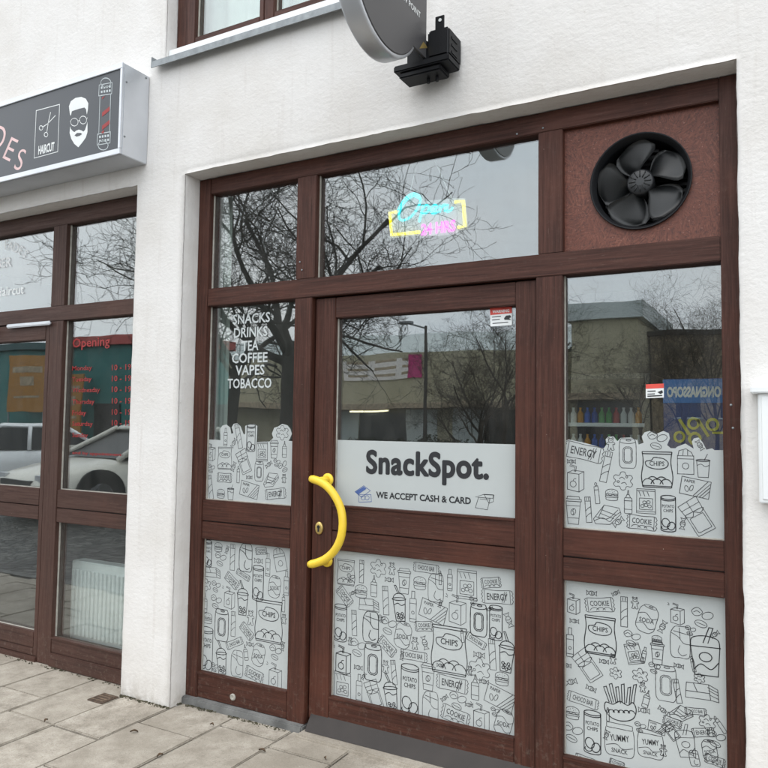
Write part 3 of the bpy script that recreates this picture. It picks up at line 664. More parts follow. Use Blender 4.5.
doodles(fl, FY-.0006, 190, 410, 5.908, [('vape',210,160,105),('stick',287,155,145,14),('potato',360,165,165),('blob',545,135,88),('juice',125,250,105),('chips',205,285,130),('bar',318,305,140,24),('snackbag',425,245,110),('coffee',497,232,105),('ketchup',558,232,95),('beans',512,312,50),('beans',552,335,70,40),('can',408,362,115),('candy',465,322,26,35),('sandwich',478,410,95,10),('cookie',203,400,55),('lighter',285,380,100),('candy',350,398,22),('gummy',555,405,52),('stick',120,455,140,10),('burger',182,495,52),('cup',240,485,90),('papers',350,472,92,-8),('energy',505,495,62,8),('beans',125,345,55),('candy',258,195,28,60),('candy',258,335,28,70)])
fz = lambda pts: zpts(185, 530, 4.043, pts, FY)
fl = film_poly(sf, fz([(58,36),(428,74),(412,662),(42,578)]))
doodles(fl, FY-.0006, 185, 530, 4.043, [('potato',92,95,110),('burger',135,70,36),('beans',143,118,60),('stick',192,110,105),('chocbag',245,112,112),('cookie',308,85,28,8),('pack',383,118,95,15),('candy',297,125,22),('vape',335,140,92),('sbox',112,170,48),('choco',235,182,24,-22),('cookie',190,205,38,-35),('potato',295,215,145),('soda',362,230,88,-8),('blob',85,222,50),('beans',125,228,48),('juice',180,275,92),('tea',233,275,138),('ketchup',80,293,78),('beans',125,290,60),('gummy',265,355,60),('chips',338,370,168),('can',148,385,128),('stick',195,380,100),('burger',92,357,42),('cookie',250,410,38,-40),('potato',85,482,185),('choco',200,458,30,25),('tea',147,515,132,6),('chocbag',210,540,105),('ketchup',245,495,62,12),('soda',297,505,90,-12),('candy',262,462,18),('beans',365,495,65),('cookie',280,585,46,-14),('juice',365,592,108),('lighter',398,295,72),('vape',410,215,98),('gummy',400,360,40),('candy',395,470,18,80),('candy',170,80,16,70),('beans',120,555,38)])
fz = lambda pts: zpts(555, 400, 4.267, pts, FY)
fl = film_poly(sf, fz([(22,552),(30,200),(36,178),(58,168),(130,184),(208,206),(220,190),(216,168),(228,156),(250,156),(266,176),(280,162),(322,160),(352,172),(356,190),(378,182),(370,156),(382,138),(404,132),(430,146),(462,132),(486,142),(490,164),(478,192),(494,206),(514,206),(520,200),(556,186),(592,208),(584,178),(592,164),(612,160),(630,180),(646,212),(670,206),(680,214),(724,214),(726,610)]))
doodles(fl, FY-.0006, 555, 400, 4.267, [('energy',122,222,68,-11),('gummy',238,188,55),('can',310,228,125),('beans',435,172,82),('candy',618,193,22,-60),('stick',218,285,132,-12),('chips',435,297,152),('pack',557,262,108),('cup',632,280,100),('juice',88,335,118),('candy',70,262,18),('blob',290,345,80),('papers',598,374,80,-7),('burger',242,405,48),('lighter',178,397,90,6),('ketchup',312,435,98),('snackbag',388,432,104),('coffee',78,470,118),('stick',142,468,108,4),('sandwich',222,488,95,4),('candy',270,520,26,40),('cookie',370,523,60,-3),('potato',483,485,158),('candy',545,528,24,82),('bar',605,497,152,32)])
fz = lambda pts: zpts(555, 570, 3.879, pts, FY)
fl = film_poly(sf, fz([(26,36),(662,110),(680,860),(20,748)]))
doodles(fl, FY-.0006, 555, 570, 3.879, [('juice',72,132,82),('candy',142,90,20),('cookie',173,135,55,8),('stick',268,162,116),('gummy',310,128,46),('soda',357,190,108,-16),('juice',475,172,84),('beans',570,185,82),('chips',175,255,148),('chocbag',485,280,122),('shake',583,320,178,2),('beans',298,265,66),('snackbag',305,325,78,15),('burger',395,272,34),('coffee',397,322,88),('candy',417,220,24,65),('vape',58,280,112),('bar',125,370,120,38),('candy',75,198,18),('candy',190,355,18),('candy',62,434,24,20),('candy',140,460,20,-16),('choco',108,505,40,-9),('burger',68,555,48),('potato',145,630,172),('beans',68,630,80),('fries',252,515,140,8),('blob',330,410,58),('can',430,440,138),('sbox',568,470,74),('sandwich',490,555,70,-8),('jar',250,660,125),('jar',370,675,108),('blob',590,590,60),('shake',505,665,120,10),('bar',450,625,70,40),('candy',345,545,22),('beans',625,655,70),('choco',118,735,26,-8),('cookie',240,752,28,-8),('cookie',620,740,36,-8),('lighter',640,600,70,35),('candy',45,370,18),('gummy',340,455,40),('candy',480,372,18,-5),('soda',600,700,80,8),('gummy',225,345,40),('vape',345,330,62,-10),('lighter',535,365,60,12),('candy',620,250,18,40),('blob',235,400,46),('beans',385,380,46),('ketchup',355,500,70,-14),('stick',475,470,92,10),('choco',545,548,26,6),('candy',420,545,20,-30),('cookie',455,590,34,-10),('beans',330,610,44),('energy',575,630,34,14),('gummy',420,700,44),('lighter',205,560,52),('candy',200,640,18,70),('blob',560,420,40),('papers',395,612,44,-6),('beans',525,235,40),('candy',235,90,16,30),('chocbag',540,730,60,10)])

rz = lambda pts, Y: zpts(540, 240, 2.4386, pts, Y)
film_poly(pR, rz([(258,352),(302,350),(302,384),(258,386)], PY-.001), 'warning_sticker', PY-.001, 'letter_white')
film_poly(pR, rz([(258,352),(302,350),(302,361),(258,363)], PY-.0016), 'warning_band', PY-.0016, 'film_red')
pen = Pen(PY-.002, .004)
for q in ([(262,369),(282,368)], [(262,376),(280,375)], [(262,381),(298,379)]): pen.raw(rz(q, pen.Y))
pen.fill(rz([(286,371),(298,366),(300,372),(294,376)], pen.Y), True); pen.build('warning_marks', 'print', pR)
# ================================================================== DOOR
DF = .132
dr = thing('shop_door', (1.3, DF, .02), 'brown timber shop door with yellow curved pull handle and frosted film', 'door')
def dz(x, y): return atY(x, y, DF).z
dx0, dx1 = .757, 1.850
gl, gr = atY(334, 400, DF).x, atY(515.2, 400, DF).x
zt = (dz(334.9,318.7)+dz(515.4,304.3))/2; zm1 = (dz(333.7,506.6)+dz(514.1,520))/2; zm0 = (dz(332,551)+dz(515.8,569))/2; zk = (dz(328.8,698)+dz(516.3,740.5))/2
zsp = (dz(329.6,530.6)+dz(514.7,547.6))/2
dm = lambda n, *a: box(n, a[0], a[1], a[4], a[5], a[2], a[3], a[6], dr, .003, 2)
D1 = DF+.065
dm('stile', dx0, gl, .06, 2.040, DF, D1, 'wood_v'); dm('stile', gr, dx1, .06, 2.040, DF, D1, 'wood_v')
dm('rail', gl, gr, zt, 2.040, DF+.0015, D1-.002, 'wood_h'); dm('rail', gl, gr, zsp+.002, zm1, DF+.002, D1-.002, 'wood_h'); dm('rail', gl, gr, zm0, zsp-.002, DF+.002, D1-.002, 'wood_h'); dm('rail', gl, gr, .06, zk, DF+.0015, D1-.002, 'wood_h')
box('sill_bead', gl, gr, DF-.005, DF+.03, zm1-.004, zm1+.006, 'wood_h', dr, .002); box('sill_bead', gl, gr, DF-.005, DF+.03, zk-.004, zk+.006, 'wood_h', dr, .002)
DPY = DF+.034; DFY = DPY-.0015
pD = pane(dr, gl, gr, zm1, zt, DPY); pane(dr, gl, gr, zk, zm0, DPY)
# kick plate, sloping
kt = dz(420, 739.5)
V_ = [(.772,.135,kt),(1.850,.135,kt),(1.850,.082,.018),(.772,.082,.018),(.772,.150,kt),(1.850,.150,kt),(1.850,.150,.018),(.772,.150,.018)]
mesh('kick_plate', V_, [(0,3,2,1),(4,5,6,7),(0,1,5,4),(3,7,6,2),(0,4,7,3),(1,2,6,5)], 'alu_d', dr)
box('door_step', .752, 1.854, .035, .20, -.02, .016, 'plinth', None, .006); st = tag(bpy.data.objects['door_step'], 'pale concrete step strip under the shop door', 'step'); st.data.materials[0] = M['slab']
zf_ = lambda pts: zpts(320, 430, 3.657, pts, DFY)
fd = film_poly(dr, [(gl-.008, atY(420,442,DFY).z),(gr+.008, atY(420,442,DFY).z),(gr+.008,zm1-.008),(gl-.008,zm1-.008)], Y=DFY)
pen = Pen(DFY-.0006)
a = atY(320+158/3.657, 430+152/3.657, pen.Y); b = atY(320+607/3.657, 430+158/3.657, pen.Y)
c_ = atY(320+383/3.657, 430+138/3.657, pen.Y); pen.at((c_.x, c_.z), 1); pen.TB('SnackSpot.', 0, 0, (b.x-a.x)-.010, (.137), .0044, bold=.006, res=6, spc=1.07); pen.build('shop_name_lettering', 'print', fd); pen = Pen(DFY-.0006)
px_text(pen, 'WE ACCEPT CASH & CARD', 320+205/3.657, 430+239/3.657, 320+552/3.657, 430+257/3.657, .030, .03, res=3)
pen.build('lettering', 'print', fd)
pen = Pen(DFY-.0006, .0022)
for q in ([(568,245),(600,235),(634,237),(632,250)], [(580,246),(622,250),(612,292),(568,284)], [(584,252),(620,256)], [(600,236),(636,238),(634,262),(618,268)]):
    pen.raw([p for p in zpts(320,430,3.657,q,pen.Y)], len(q) == 4)
pen.build('card_icon', 'print_thin', fd)
pen = Pen(DFY-.0006, .0024)
for q in ([(128,226),(160,204),(184,222),(152,246)], [(140,236),(186,236),(188,262),(142,264)]): pen.raw(zpts(320,430,3.657,q,pen.Y), True)
pen.fill(zpts(320,430,3.657,[(130,226),(160,207),(170,215),(140,236)],pen.Y), True)
for cx_ in (158,172): pen.raw(zpts(320,430,3.657,[(cx_+8*math.cos(i*.7),248+8*math.sin(i*.7)) for i in range(9)],pen.Y), True)
pen.build('cash_icon', 'blue_print', fd)
fd = film_poly(dr, [(gl-.008,zk-.008),(gr+.008,zk-.008),(gr+.008,zm0+.008),(gl-.008,zm0+.008)], Y=DFY)
doodles(fd, DFY-.0006, 320, 545, 3.657, [('chips',95,100,92),('stick',152,97,82),('blob',213,85,66),('gummy',263,87,46),('candy',253,127,18),('coffee',308,132,92),('choco',388,85,34,-2),('burger',365,140,46),('chocbag',423,157,104),('vape',475,128,78),('snackbag',537,145,106),('cookie',625,138,38,10),('energy',648,190,50,4),('cookie',90,187,38,-45),('burger',150,170,46),('ketchup',197,150,78),('sbox',178,217,52),('stick',240,203,104,4),('tea',290,213,130,6),('vape',340,225,112),('papers',413,243,72,-12),('juice',503,238,112),('can',580,275,118),('potato',643,285,130),('candy',690,275,26,-65),('potato',75,285,140),('stick',125,285,92,3),('chocbag',185,300,112),('beans',250,295,68),('soda',303,330,96,-12),('cookie',380,297,36,8),('chips',472,385,174),('choco',570,350,28,-25),('stick',630,400,112,4),('tea',683,392,146,-4),('juice',85,422,108),('beans',138,375,70),('can',193,430,134),('candy',140,448,18),('gummy',240,445,46),('stick',270,466,88,8),('cookie',245,370,40,-38),('gummy',347,360,46),('candy',383,358,24,-70),('choco',343,405,36),('potato',328,530,192),('coffee',395,482,98),('energy',483,508,52,-2),('blob',583,455,82),('burger',665,490,48),('candy',582,402,22),('candy',600,500,18),('ketchup',567,520,92),('papers',657,560,76,-13),('snackbag',82,515,98),('vape',143,525,104),('bar',197,545,100,22),('tea',258,540,138,8),('chocbag',403,590,108),('beans',503,570,70),('cookie',495,625,56,-12),('juice',590,632,104),('soda',672,650,96,-16),('gummy',110,352,30),('candy',440,440,14),('candy',120,175,14,30),('beans',560,205,34),('candy',620,235,14,20),('candy',440,215,14,70),('beans',225,270,30),('gummy',548,460,34),('candy',455,560,16,40),('beans',112,120,34),('lighter',520,330,52,8),('candy',300,405,16,80),('candy',545,585,16),('beans',640,610,36),('candy',160,480,14,60),('lighter',440,120,50)])
# warning sticker on the pane
stz = lambda pts, Y: zpts(480, 300, 19.2, pts, Y)
sk = film_poly(pD, stz([(190,150),(612,105),(612,480),(200,510)], DPY-.001), 'warning_sticker', DPY-.001, 'letter_white')
film_poly(pD, stz([(190,150),(612,105),(612,250),(198,290)], DPY-.0016), 'warning_band', DPY-.0016, 'film_red')
pen = Pen(DPY-.002); c_ = stz([(400,215)], pen.Y)[0]; pen.at(c_, 1); pen.T('WARNING', 0, 0, .076, .013, bold=.03); pen.build('warning_text', 'letter_white', pD)
pen = Pen(DPY-.002, .003)
for q in ([(230,330),(400,312)], [(230,385),(380,370)], [(240,450),(540,425)]): pen.raw(stz(q, pen.Y))
pen.fill(stz([(460,350),(500,300),(580,290),(600,330),(560,350),(600,380),(470,380)], pen.Y), True); pen.build('warning_camera', 'print', pD)
# pull handle
HY = .055
hp = [atY(x, y, HY+dy) for x, y, dy in ((310.5,478.5,.004),(318,480.5,0),(327,485.5,0),(335.5,496,0),(341.5,509,0),(343.2,524,0),(341,539,0),(335,551,0),(326,559,0),(317,563,0),(309,564.5,.004))]
hpp = []
for i in range(len(hp)-1):
    for s_ in range(3): hpp.append(hp[i].lerp(hp[i+1], s_/3))
hpp.append(hp[-1])
for _ in range(2): hpp = [hpp[0]]+[(hpp[i-1]+hpp[i]*2+hpp[i+1])/4 for i in range(1, len(hpp)-1)]+[hpp[-1]]
hr = [.0145]+[.0188]*(len(hpp)-2)+[.0145]
hd = tube('pull_handle', hpp, hr, 'yellow', dr, 14)
for q in ((319,480.5),(318,563)):
    P = atY(q[0], q[1], HY); tube('handle_stud', [P, (P.x, DF+.001, P.z)], .016, 'yellow', hd, 12)
    mesh('handle_rose', *latheVF([(.030,0),(.030,-.006),(.024,-.010),(.016,-.011)], (P.x, DF+.0, P.z), 'Y', 20), 'yellow', hd, True)
P = atY(319.5, 528, DF)
V_, F_ = latheVF([(1,0),(1,-.006),(.8,-.009),(.3,-.009)], (0,0,0), 'Y', 20)
lk = mesh('lock_plate', [(P.x+v[0]*.022, DF+v[1], P.z+v[2]*.030) for v in V_], F_, 'brass', dr, True)
mesh('keyhole', *join(latheVF([(.008,0),(.008,-.003)], (P.x, DF-.008, P.z+.006), 'Y', 12), boxVF(P.x-.004,P.x+.004,DF-.0108,DF-.008,P.z-.016,P.z+.004)), 'black', lk)

# ================================================================== FAN
fan = thing('ventilation_fan', FC, 'black five-bladed ventilation fan set in the brown chipboard panel', 'fan')
mesh('housing', *latheVF([(RF-.02,.02),(RF-.006,-.010),(RF,-.014),(RF,-.006),(RF-.012,.0),(RF-.016,.10),(RF-.03,.13),(.06,.135)], FC, 'Y', 48, False), 'bracket', fan, True)
mesh('back_plate', *latheVF([(RF-.02,.128),(.01,.129)], FC, 'Y', 32, False), 'black', fan)
for i in range(13):
    z = -.15+.025*i; hw = math.sqrt(max(0, (RF-.03)**2-z*z))
    if hw > .02: box('louvre', FC.x-hw, FC.x+hw, FC.y+.098, FC.y+.104, FC.z+z-.008, FC.z+z+.004, 'black', fan, 0)
hub = mesh('hub', *latheVF([(.052,.09),(.052,.015),(.050,.004),(.043,-.002),(.012,-.004),(.0001,-.004)], FC, 'Y', 24), 'black', fan, True)
for i in range(12):
    a = 2*math.pi*i/12
    P1 = FC+Vector((.017*math.cos(a), -.005, .017*math.sin(a))); P2 = FC+Vector((.042*math.cos(a), -.0035, .042*math.sin(a)))
    tube('hub_rib', [P1, P2], .0022, 'blade', hub, 5)
def blade(a0):
    V_ = []; F_ = []; n, mN = 9, 9
    for i in range(n):
        f = i/(n-1); r_ = .040+(.170-.040)*f
        wid = R(15+21*math.sin(math.pi*min(1, f*1.05)**.8*.72)); sweep = R(-14*f)
        if f > .8: wid *= 1-.55*((f-.8)/.2)**2
        for j in range(mN):
            s = -1+2*j/(mN-1); a = a0+sweep+wid*s
            y = .032+.030*s*(1-.35*f)-.006*(1-s*s)*1.2
            V_.append(FC+Vector((r_*math.cos(a), y, r_*math.sin(a))))
    for i in range(n-1):
        for j in range(mN-1): F_.append((i*mN+j, i*mN+j+1, (i+1)*mN+j+1, (i+1)*mN+j))
    k = len(V_); V2 = [v+Vector((0,.003,0)) for v in V_]; F2 = [tuple(q+k for q in f[::-1]) for f in F_]
    rim = list(range(mN))+[i*mN+mN-1 for i in range(1, n)]+[(n-1)*mN+j for j in range(mN-2, -1, -1)]+[i*mN for i in range(n-2, 0, -1)]
    F3 = [(rim[i], rim[(i+1) % len(rim)], rim[(i+1) % len(rim)]+k, rim[i]+k) for i in range(len(rim))]
    return V_+V2, F_+F2+F3
for i in range(5): mesh('blade', *blade(R(112-72*i)), 'blade', fan, True)

# ================================================================== NEON SIGN
NY = .185
nzp = lambda pts, Y=NY: [Vector((q.x, Y, q.z)) for q in (atY(380+x/7.68, 170+y/7.68, NY) for x, y in pts)]
c0 = nzp([(365,350)])[0]
ne = thing('neon_sign', c0, 'lit open sign with cyan script, magenta hours and yellow border hanging in transom', 'neon sign')
bp = [(58,300),(150,290),(180,205),(250,165),(320,185),(345,235),(560,215),(650,212),(672,450),(600,462),(590,490),(310,518),(300,500),(75,522)]
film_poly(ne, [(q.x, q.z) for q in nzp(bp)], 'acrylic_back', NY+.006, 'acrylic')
tube('border_tube', nzp([(125,322),(75,328),(88,498),(305,476)]), .0075, 'neon_y', ne, 8)
tube('border_tube', nzp([(575,246),(640,238),(652,432),(598,440)]), .0075, 'neon_y', ne, 8)
def sm(pts, k=5): return nzp(catmull(pts, False, k))
for pts in ([(300,215),(255,200),(195,240),(150,320),(150,375),(185,385),(240,355),(290,290),(310,230),(290,190),(240,185),(180,235),(140,310)],
            [(330,270),(318,330),(300,400)], [(326,300),(350,272),(375,280),(370,315),(340,335),(322,330)],
            [(385,318),(415,308),(438,285),(425,268),(400,285),(392,318),(410,335),(445,320)],
            [(462,268),(458,325)], [(460,300),(490,268),(505,275),(498,320)], [(520,262),(512,318),(540,312),(560,285)]):
    tube('script_tube', sm(pts), .0058, 'neon_c', ne, 7)
pen = Pen(NY-.004); a, b = nzp([(318,455),(582,432)]); c_ = (a+b)/2; pen.at((c_.x, c_.z), 1); pen.T('24 HRS', 0, 0, b.x-a.x, .054, bold=.03); hrs = pen.build('hours_lettering', 'neon_m', ne)
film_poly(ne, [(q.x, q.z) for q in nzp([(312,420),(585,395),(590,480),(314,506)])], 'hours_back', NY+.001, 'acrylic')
tube('cord', [nzp([(548,215)])[0], atY(431, 152, NY+.02)], .0016, 'letter_white', ne, 5); tube('cord', [nzp([(230,170)])[0], atY(423, 140, NY+.02)], .0014, 'letter_white', ne, 5)

# ================================================================== UPPER WINDOW
uw = thing('upper_window', (.55, .1, 3.4), 'brown framed upstairs window with grey metal sill', 'window')
UY = .075
box('frame_post', -.165, -.085, UY, UY+.08, 3.455, 4.74, 'wood_v', uw); box('frame_post', 1.215, 1.295, UY, UY+.08, 3.455, 4.74, 'wood_v', uw)
box('frame_rail', -.085, 1.215, UY+.001, UY+.08, 3.455, 3.475, 'wood_h', uw); box('frame_rail', -.085, 1.215, UY+.001, UY+.08, 4.66, 4.74, 'wood_h', uw)
for a, b in ((-.083, .447), (.450, 1.213)):
    box('sash_stile', a, a+.060, UY-.010, UY+.06, 3.477, 4.655, 'wood_v', uw); box('sash_stile', b-.030, b, UY-.010, UY+.06, 3.477, 4.655, 'wood_v', uw)
    box('sash_rail', a+.06, b-.03, UY-.008, UY+.06, 3.477, 3.512, 'wood_h', uw); box('sash_rail', a+.06, b-.03, UY-.008, UY+.06, 4.6, 4.655, 'wood_h', uw)
    pane(uw, a+.06, b-.03, 3.512, 4.6, UY+.025)
    n = 36; Vc = []; Fq = []
    for i in range(n+1):
        x = a-.25+(b-a+.5)*i/n; y = UY+(.20 if a < 0 else .245)+.018*math.sin(i*1.3)+.006*math.sin(i*3.1)
        Vc += [(x,y,3.42),(x,y,4.74)]
    for i in range(n): Fq.append((2*i,2*i+2,2*i+3,2*i+1))
    mesh('net_curtain', Vc, Fq, 'curtain', uw, True)
box('under_sill', -.168, 1.296, .02, .15, 3.400, 3.452, 'white_paint', uw, .004)
V_ = [(-.225,-.048,3.372),(1.36,-.048,3.372),(1.36,.075,3.402),(-.225,.075,3.402),(-.225,-.048,3.338),(1.36,-.048,3.338),(1.36,-.043,3.338),(-.225,-.043,3.338),(-.225,-.043,3.368),(1.36,-.043,3.368),(1.36,.075,3.397),(-.225,.075,3.397)]
sill = mesh('sill', V_, [(0,1,2,3),(4,5,1,0),(7,6,5,4),(8,9,6,7),(11,10,9,8),(3,2,10,11),(0,3,11,8),(0,8,7,4),(1,9,10,2),(1,5,6,9)], 'steel', uw)
for x in (-.225, 1.354): box('sill_end', x-.002, x+.006, -.046, .0, 3.374, 3.398, 'steel', sill, .001)

# ================================================================== ROUND PROJECTING SIGN
RX, RC, RR, RT = 1.460, (-.452, 3.104), .270, .084
rs = thing('round_sign', (RX, 0, 3.05), 'round projecting light box with charcoal face, silver rim and black bracket', 'sign')
mesh('rim', *latheVF([(RR-.012,.0),(RR,-.002),(RR+.003,-.010),(RR+.003,-RT+.01),(RR,-RT+.002),(RR-.012,-RT)], (RX, RC[0], RC[1]), 'X', 72, True), 'alu', rs, True)
mesh('face', *latheVF([(RR-.010,.0),(RR-.014,.0035),(.001,.004)], (RX, RC[0], RC[1]), 'X', 64, True), 'round_face', rs)
V_, F_, W_, H_ = text2d('MELLOW POINT', .01, 0, 2)
sc_ = .26/W_; ty0 = atX(411, 5, RX+.005)
mesh('lettering', [(RX+.0048, ty0.y-.045+v[0]*sc_, ty0.z+v[1]*sc_) for v in V_], F_, 'letter_white', rs)
bY = -.135
box('bracket_box', 1.468, 1.566, bY, -.0005, 2.945, 3.066, 'bracket', rs, .010, 3); box('bracket_arm', 1.372, 1.467, bY+.006, -.0005, 2.945, 3.03, 'bracket', rs, .004, 2)
box('bracket_rail', 1.318, 1.572, bY-.012, -.03, 2.915, 2.944, 'bracket', rs, .005, 2); box('bracket_rail', 1.338, 1.530, bY, -.04, 2.890, 2.914, 'bracket', rs, .005, 2)
box('mount_fin', 1.450, 1.4635, -.40, bY+.005, 2.95, 3.40, 'round_face', rs, .002, 1)
box('bracket_plate', 1.495, 1.535, bY+.02, bY+.028, 3.067, 3.128, 'bracket', rs, .002, 1); mesh('plate_hole', *latheVF([(.007,0),(.007,-.002)], (1.518, bY+.0195, 3.108), 'Y', 10), 'letter_white', rs)
for x in (1.45, 1.49): mesh('bolt', *latheVF([(.007,0),(.007,-.02)], (x, -.08, 2.890), 'Z', 8), 'bracket', rs)
for i in range(3): box('vent_slot', 1.5662, 1.569, -.105, -.05, 2.962+.03*i, 2.972+.03*i, 'bracket', rs, 0)
tp = [(423.5,41.5),(428,48),(419.5,48.5)]
pt = [atX(x, y, 1.4645) for x, y in tp]; mesh('warning_triangle', pt, [(0,2,1)], 'brass', rs)

# ================================================================== BARBER SIGN BOX
SX1, SY, SZ0, SZ1 = -.283, -.176, 2.832, 3.322
SX0 = -3.1
bs = thing('barber_sign', ((SX0+SX1)/2, 0, SZ0), 'long grey light box sign with scissors, bearded head and barber pole', 'sign')
V_, F_ = boxVF(SX0, SX1, SY+.02, -.001, SZ0, SZ1); bm = bbox_bm(SX0, SX1, SY+.004, .0, SZ0, SZ1, .003, 2); bm_out(bm, 'casing', 'alu', bs)
fw_ = .030
for n_, a in (('frame_edge',(SX0,SX1,SZ1-fw_,SZ1)),('frame_edge',(SX0,SX1,SZ0,SZ0+fw_)),('frame_edge',(SX1-fw_*.55,SX1,SZ0+fw_,SZ1-fw_)),('frame_edge',(SX0,SX0+fw_,SZ0+fw_,SZ1-fw_))):
    box(n_, a[0]-.0004, a[1]+.0004, SY-.010, SY+.004, a[2], a[3], 'alu', bs, .002, 2)
face = box('face', SX0+.02, SX1-.01, SY-.003, SY+.003, SZ0+.02, SZ1-.02, 'sign_face', bs, 0)
for q in ((126.5,82),(124.5,136.5),(146,78)):
    P = atX(q[0], q[1], SX1); mesh('screw_head', *latheVF([(.006,0),(.005,.003),(.0005,.003)], (SX1, P.y, P.z), 'X', 8), 'steel', bs, True)
BY = SY-.0036
bz = lambda pts: zpts(0, 60, 4.8, pts, BY)
pen = Pen(BY, .0045)
pen.raw(bz([(174,243),(286,213),(277,440),(164,471)]), True)
c_ = bz([(222,424)])[0]; pen.at(c_, 1); pen.T('HAIRCUT', 0, 0, bz([(258,0)])[0][0]-bz([(183,0)])[0][0], .052, bold=.03)
pen.w = .005
pen.raw(bz([(243,250),(232,300),(225,345)])); pen.raw(bz([(266,266),(232,303),(205,322)]))
for cx_, cy_ in ((197,326),(221,358)): pen.raw(bz([(cx_+9*math.cos(i*.7),cy_+11*math.sin(i*.7)) for i in range(9)]), True, .004)
# bearded head
pen.fill(bz([(333,240),(331,222),(340,198),(362,182),(390,177),(412,186),(424,208),(422,236),(417,262),(413,236),(405,228),(380,234),(356,242),(345,246),(340,268),(336,262)]), True)
pen.fill(bz([(337,318),(340,330),(350,342),(358,346),(364,340),(378,334),(392,338),(400,344),(408,336),(416,312),(420,296),(420,345),(412,372),(396,395),(376,419),(356,402),(342,378),(334,350)]), True)
pen.w = .0035
for cx_, cy_, rx_, ry_ in ((357,298,18,19),(399,288,17,19)): pen.raw(bz([(cx_+rx_*math.cos(i*.524),cy_+ry_*math.sin(i*.524)) for i in range(12)]), True)
pen.raw(bz([(375,292),(382,290)])); pen.raw(bz([(337,292),(340,296)])); pen.raw(bz([(416,284),(420,276)]))
pen.build('white_artwork', 'letter_white', face)
pen = Pen(BY-.0006, .003); pen.fill(bz([(358,362),(370,350),(388,350),(394,356),(382,364),(368,368)]), True); pen.build('mouth_artwork', 'sign_face', face)
# barber pole
pen = Pen(BY, .004)
for q in ([(480,170),(474,360)], [(531,165),(526,352)]): pen.raw(bz(q))
for oy, hh in ((0,0),(236,1)):
    ox = -8*hh
    pen.raw(bz([(476+ox,120+oy),(538+ox,108+oy),(536+ox,162+oy),(474+ox,172+oy)]), True)
    cx_, cy_ = (508,108) if not hh else (495,410)
    pen.raw(bz([(cx_+24*math.cos(i*.5),cy_+(22)*math.sin(i*.5)) for i in range(13)]), True)
    for r_ in range(2):
        for i in range(4): pen.fill(bz([(484+ox+13*i,128+oy-2*i+20*r_),(492+ox+13*i,127+oy-2*i+20*r_),(492+ox+13*i,138+oy-2*i+20*r_),(484+ox+13*i,139+oy-2*i+20*r_)]), True)
pen.build('pole_artwork', plain('pale grey print', (.50,.55,.56), .5), face)
pen = Pen(BY-.0004, .004)
for y in (236, 300): pen.fill(bz([(490,y+16),(527,y-14),(527,y+6),(490,y+36)]), True)
pen.fill(bz([(488,345),(500,335),(498,352),(488,352)]), True); pen.fill(bz([(490,180),(505,172),(490,190)]), True)
pen.build('pole_stripe', 'letter_red', face)
pen = Pen(BY, .009)
for ch, x, y, h, r_ in (('S',96,478,.125,-18),('E',50,428,.135,-26),('D',-10,372,.14,-20),('A',-75,330,.14,-14),('F',-135,300,.14,-8)):
    c_ = bz([(x, y)])[0]; pen.at(c_, 1); pen.T(ch, 0, 0, None, h, rot=r_, bold=-.004, shear=.15, res=6)
pen.build('lettering', 'pink', face)

# ================================================================== BARBER SHOP FRONT
bf = thing('barber_shopfront', (-1.65, GF, 0), 'dull brown timber barber shopfront with lettered panes', 'shopfront')
bm_ = lambda n, x0, x1, z0, z1, mat, y=GF, d=.085: box(n, x0, x1, y, y+d, z0, z1, mat, bf, .003, 2)
bx = [-2.945, -2.86, -2.31, -2.20, -1.192, -1.066, -.435, -.358]
bm_('post', bx[0], bx[1], 0, 2.726, 'bwood_v'); bm_('post', bx[6], bx[7], 0, 2.726, 'bwood_v')
bm_('rail', bx[1], bx[6], 2.628, 2.726, 'bwood_h', GF+.002); bm_('rail', bx[1], bx[6], 2.040, 2.130, 'bwood_h', GF-.002)
for a, b in ((bx[2], bx[3]), (bx[4], bx[5])):
    bm_('mullion', a, b, 2.130, 2.628, 'bwood_v', GF+.001); bm_('jamb', a, b, .0, 2.040, 'bwood_v')
for a, b in ((bx[1], bx[2]), (bx[5], bx[6])):
    for z0, z1 in ((.921, 1.026), (.834, .916), (.075, .157)): bm_('rail', a, b, z0, z1, 'bwood_h', GF+.003, .07)
    box('sill_bead', a, b, GF-.004, GF+.03, .154, .164, 'bwood_h', bf, .002); box('seal', a, b, GF+.02, GF+.06, .911, .926, 'black', bf, 0)
    box('base_board', a, b, GF-.016, GF+.06, .0, .074, 'bwood_h', bf, .004)
    pane(bf, a, b, 2.130, 2.628, PY); pm = pane(bf, a, b, 1.026, 2.040, PY); pane(bf, a, b, .157, .834, PY)
pt_ = pane(bf, bx[3], bx[4], 2.130, 2.628, PY)
pen = Pen(PY-.001)
zq = lambda x, y: (lambda q: (q.x, q.z))(atY(x/9.6, 220+y/9.6, PY-.001))
for ch, x, y, h, r_ in (('F',62,235,.062,4),('A',100,248,.062,-10),('D',155,270,.060,-24),('E',200,292,.058,-38),('S',243,322,.058,-50)):
    pen.at(zq(x, y), 1); pen.T(ch, 0, 0, None, h, rot=r_, bold=.012)
c_ = zq(0, 415); pen.at((c_[0]-.045, c_[1]), 1); pen.T('BARBER', 0, 0, .33, .065, bold=.02)
pen.at((zq(15, 530)[0]-.10, zq(15, 530)[1]), 1); pen.T('BY', 0, 0, .12, .04, bold=.02)
px_text(pen, 'Haircut', -4, 293, 24, 288.5, .062, .02)
pen.build('lettering', 'letter_white', pt_)
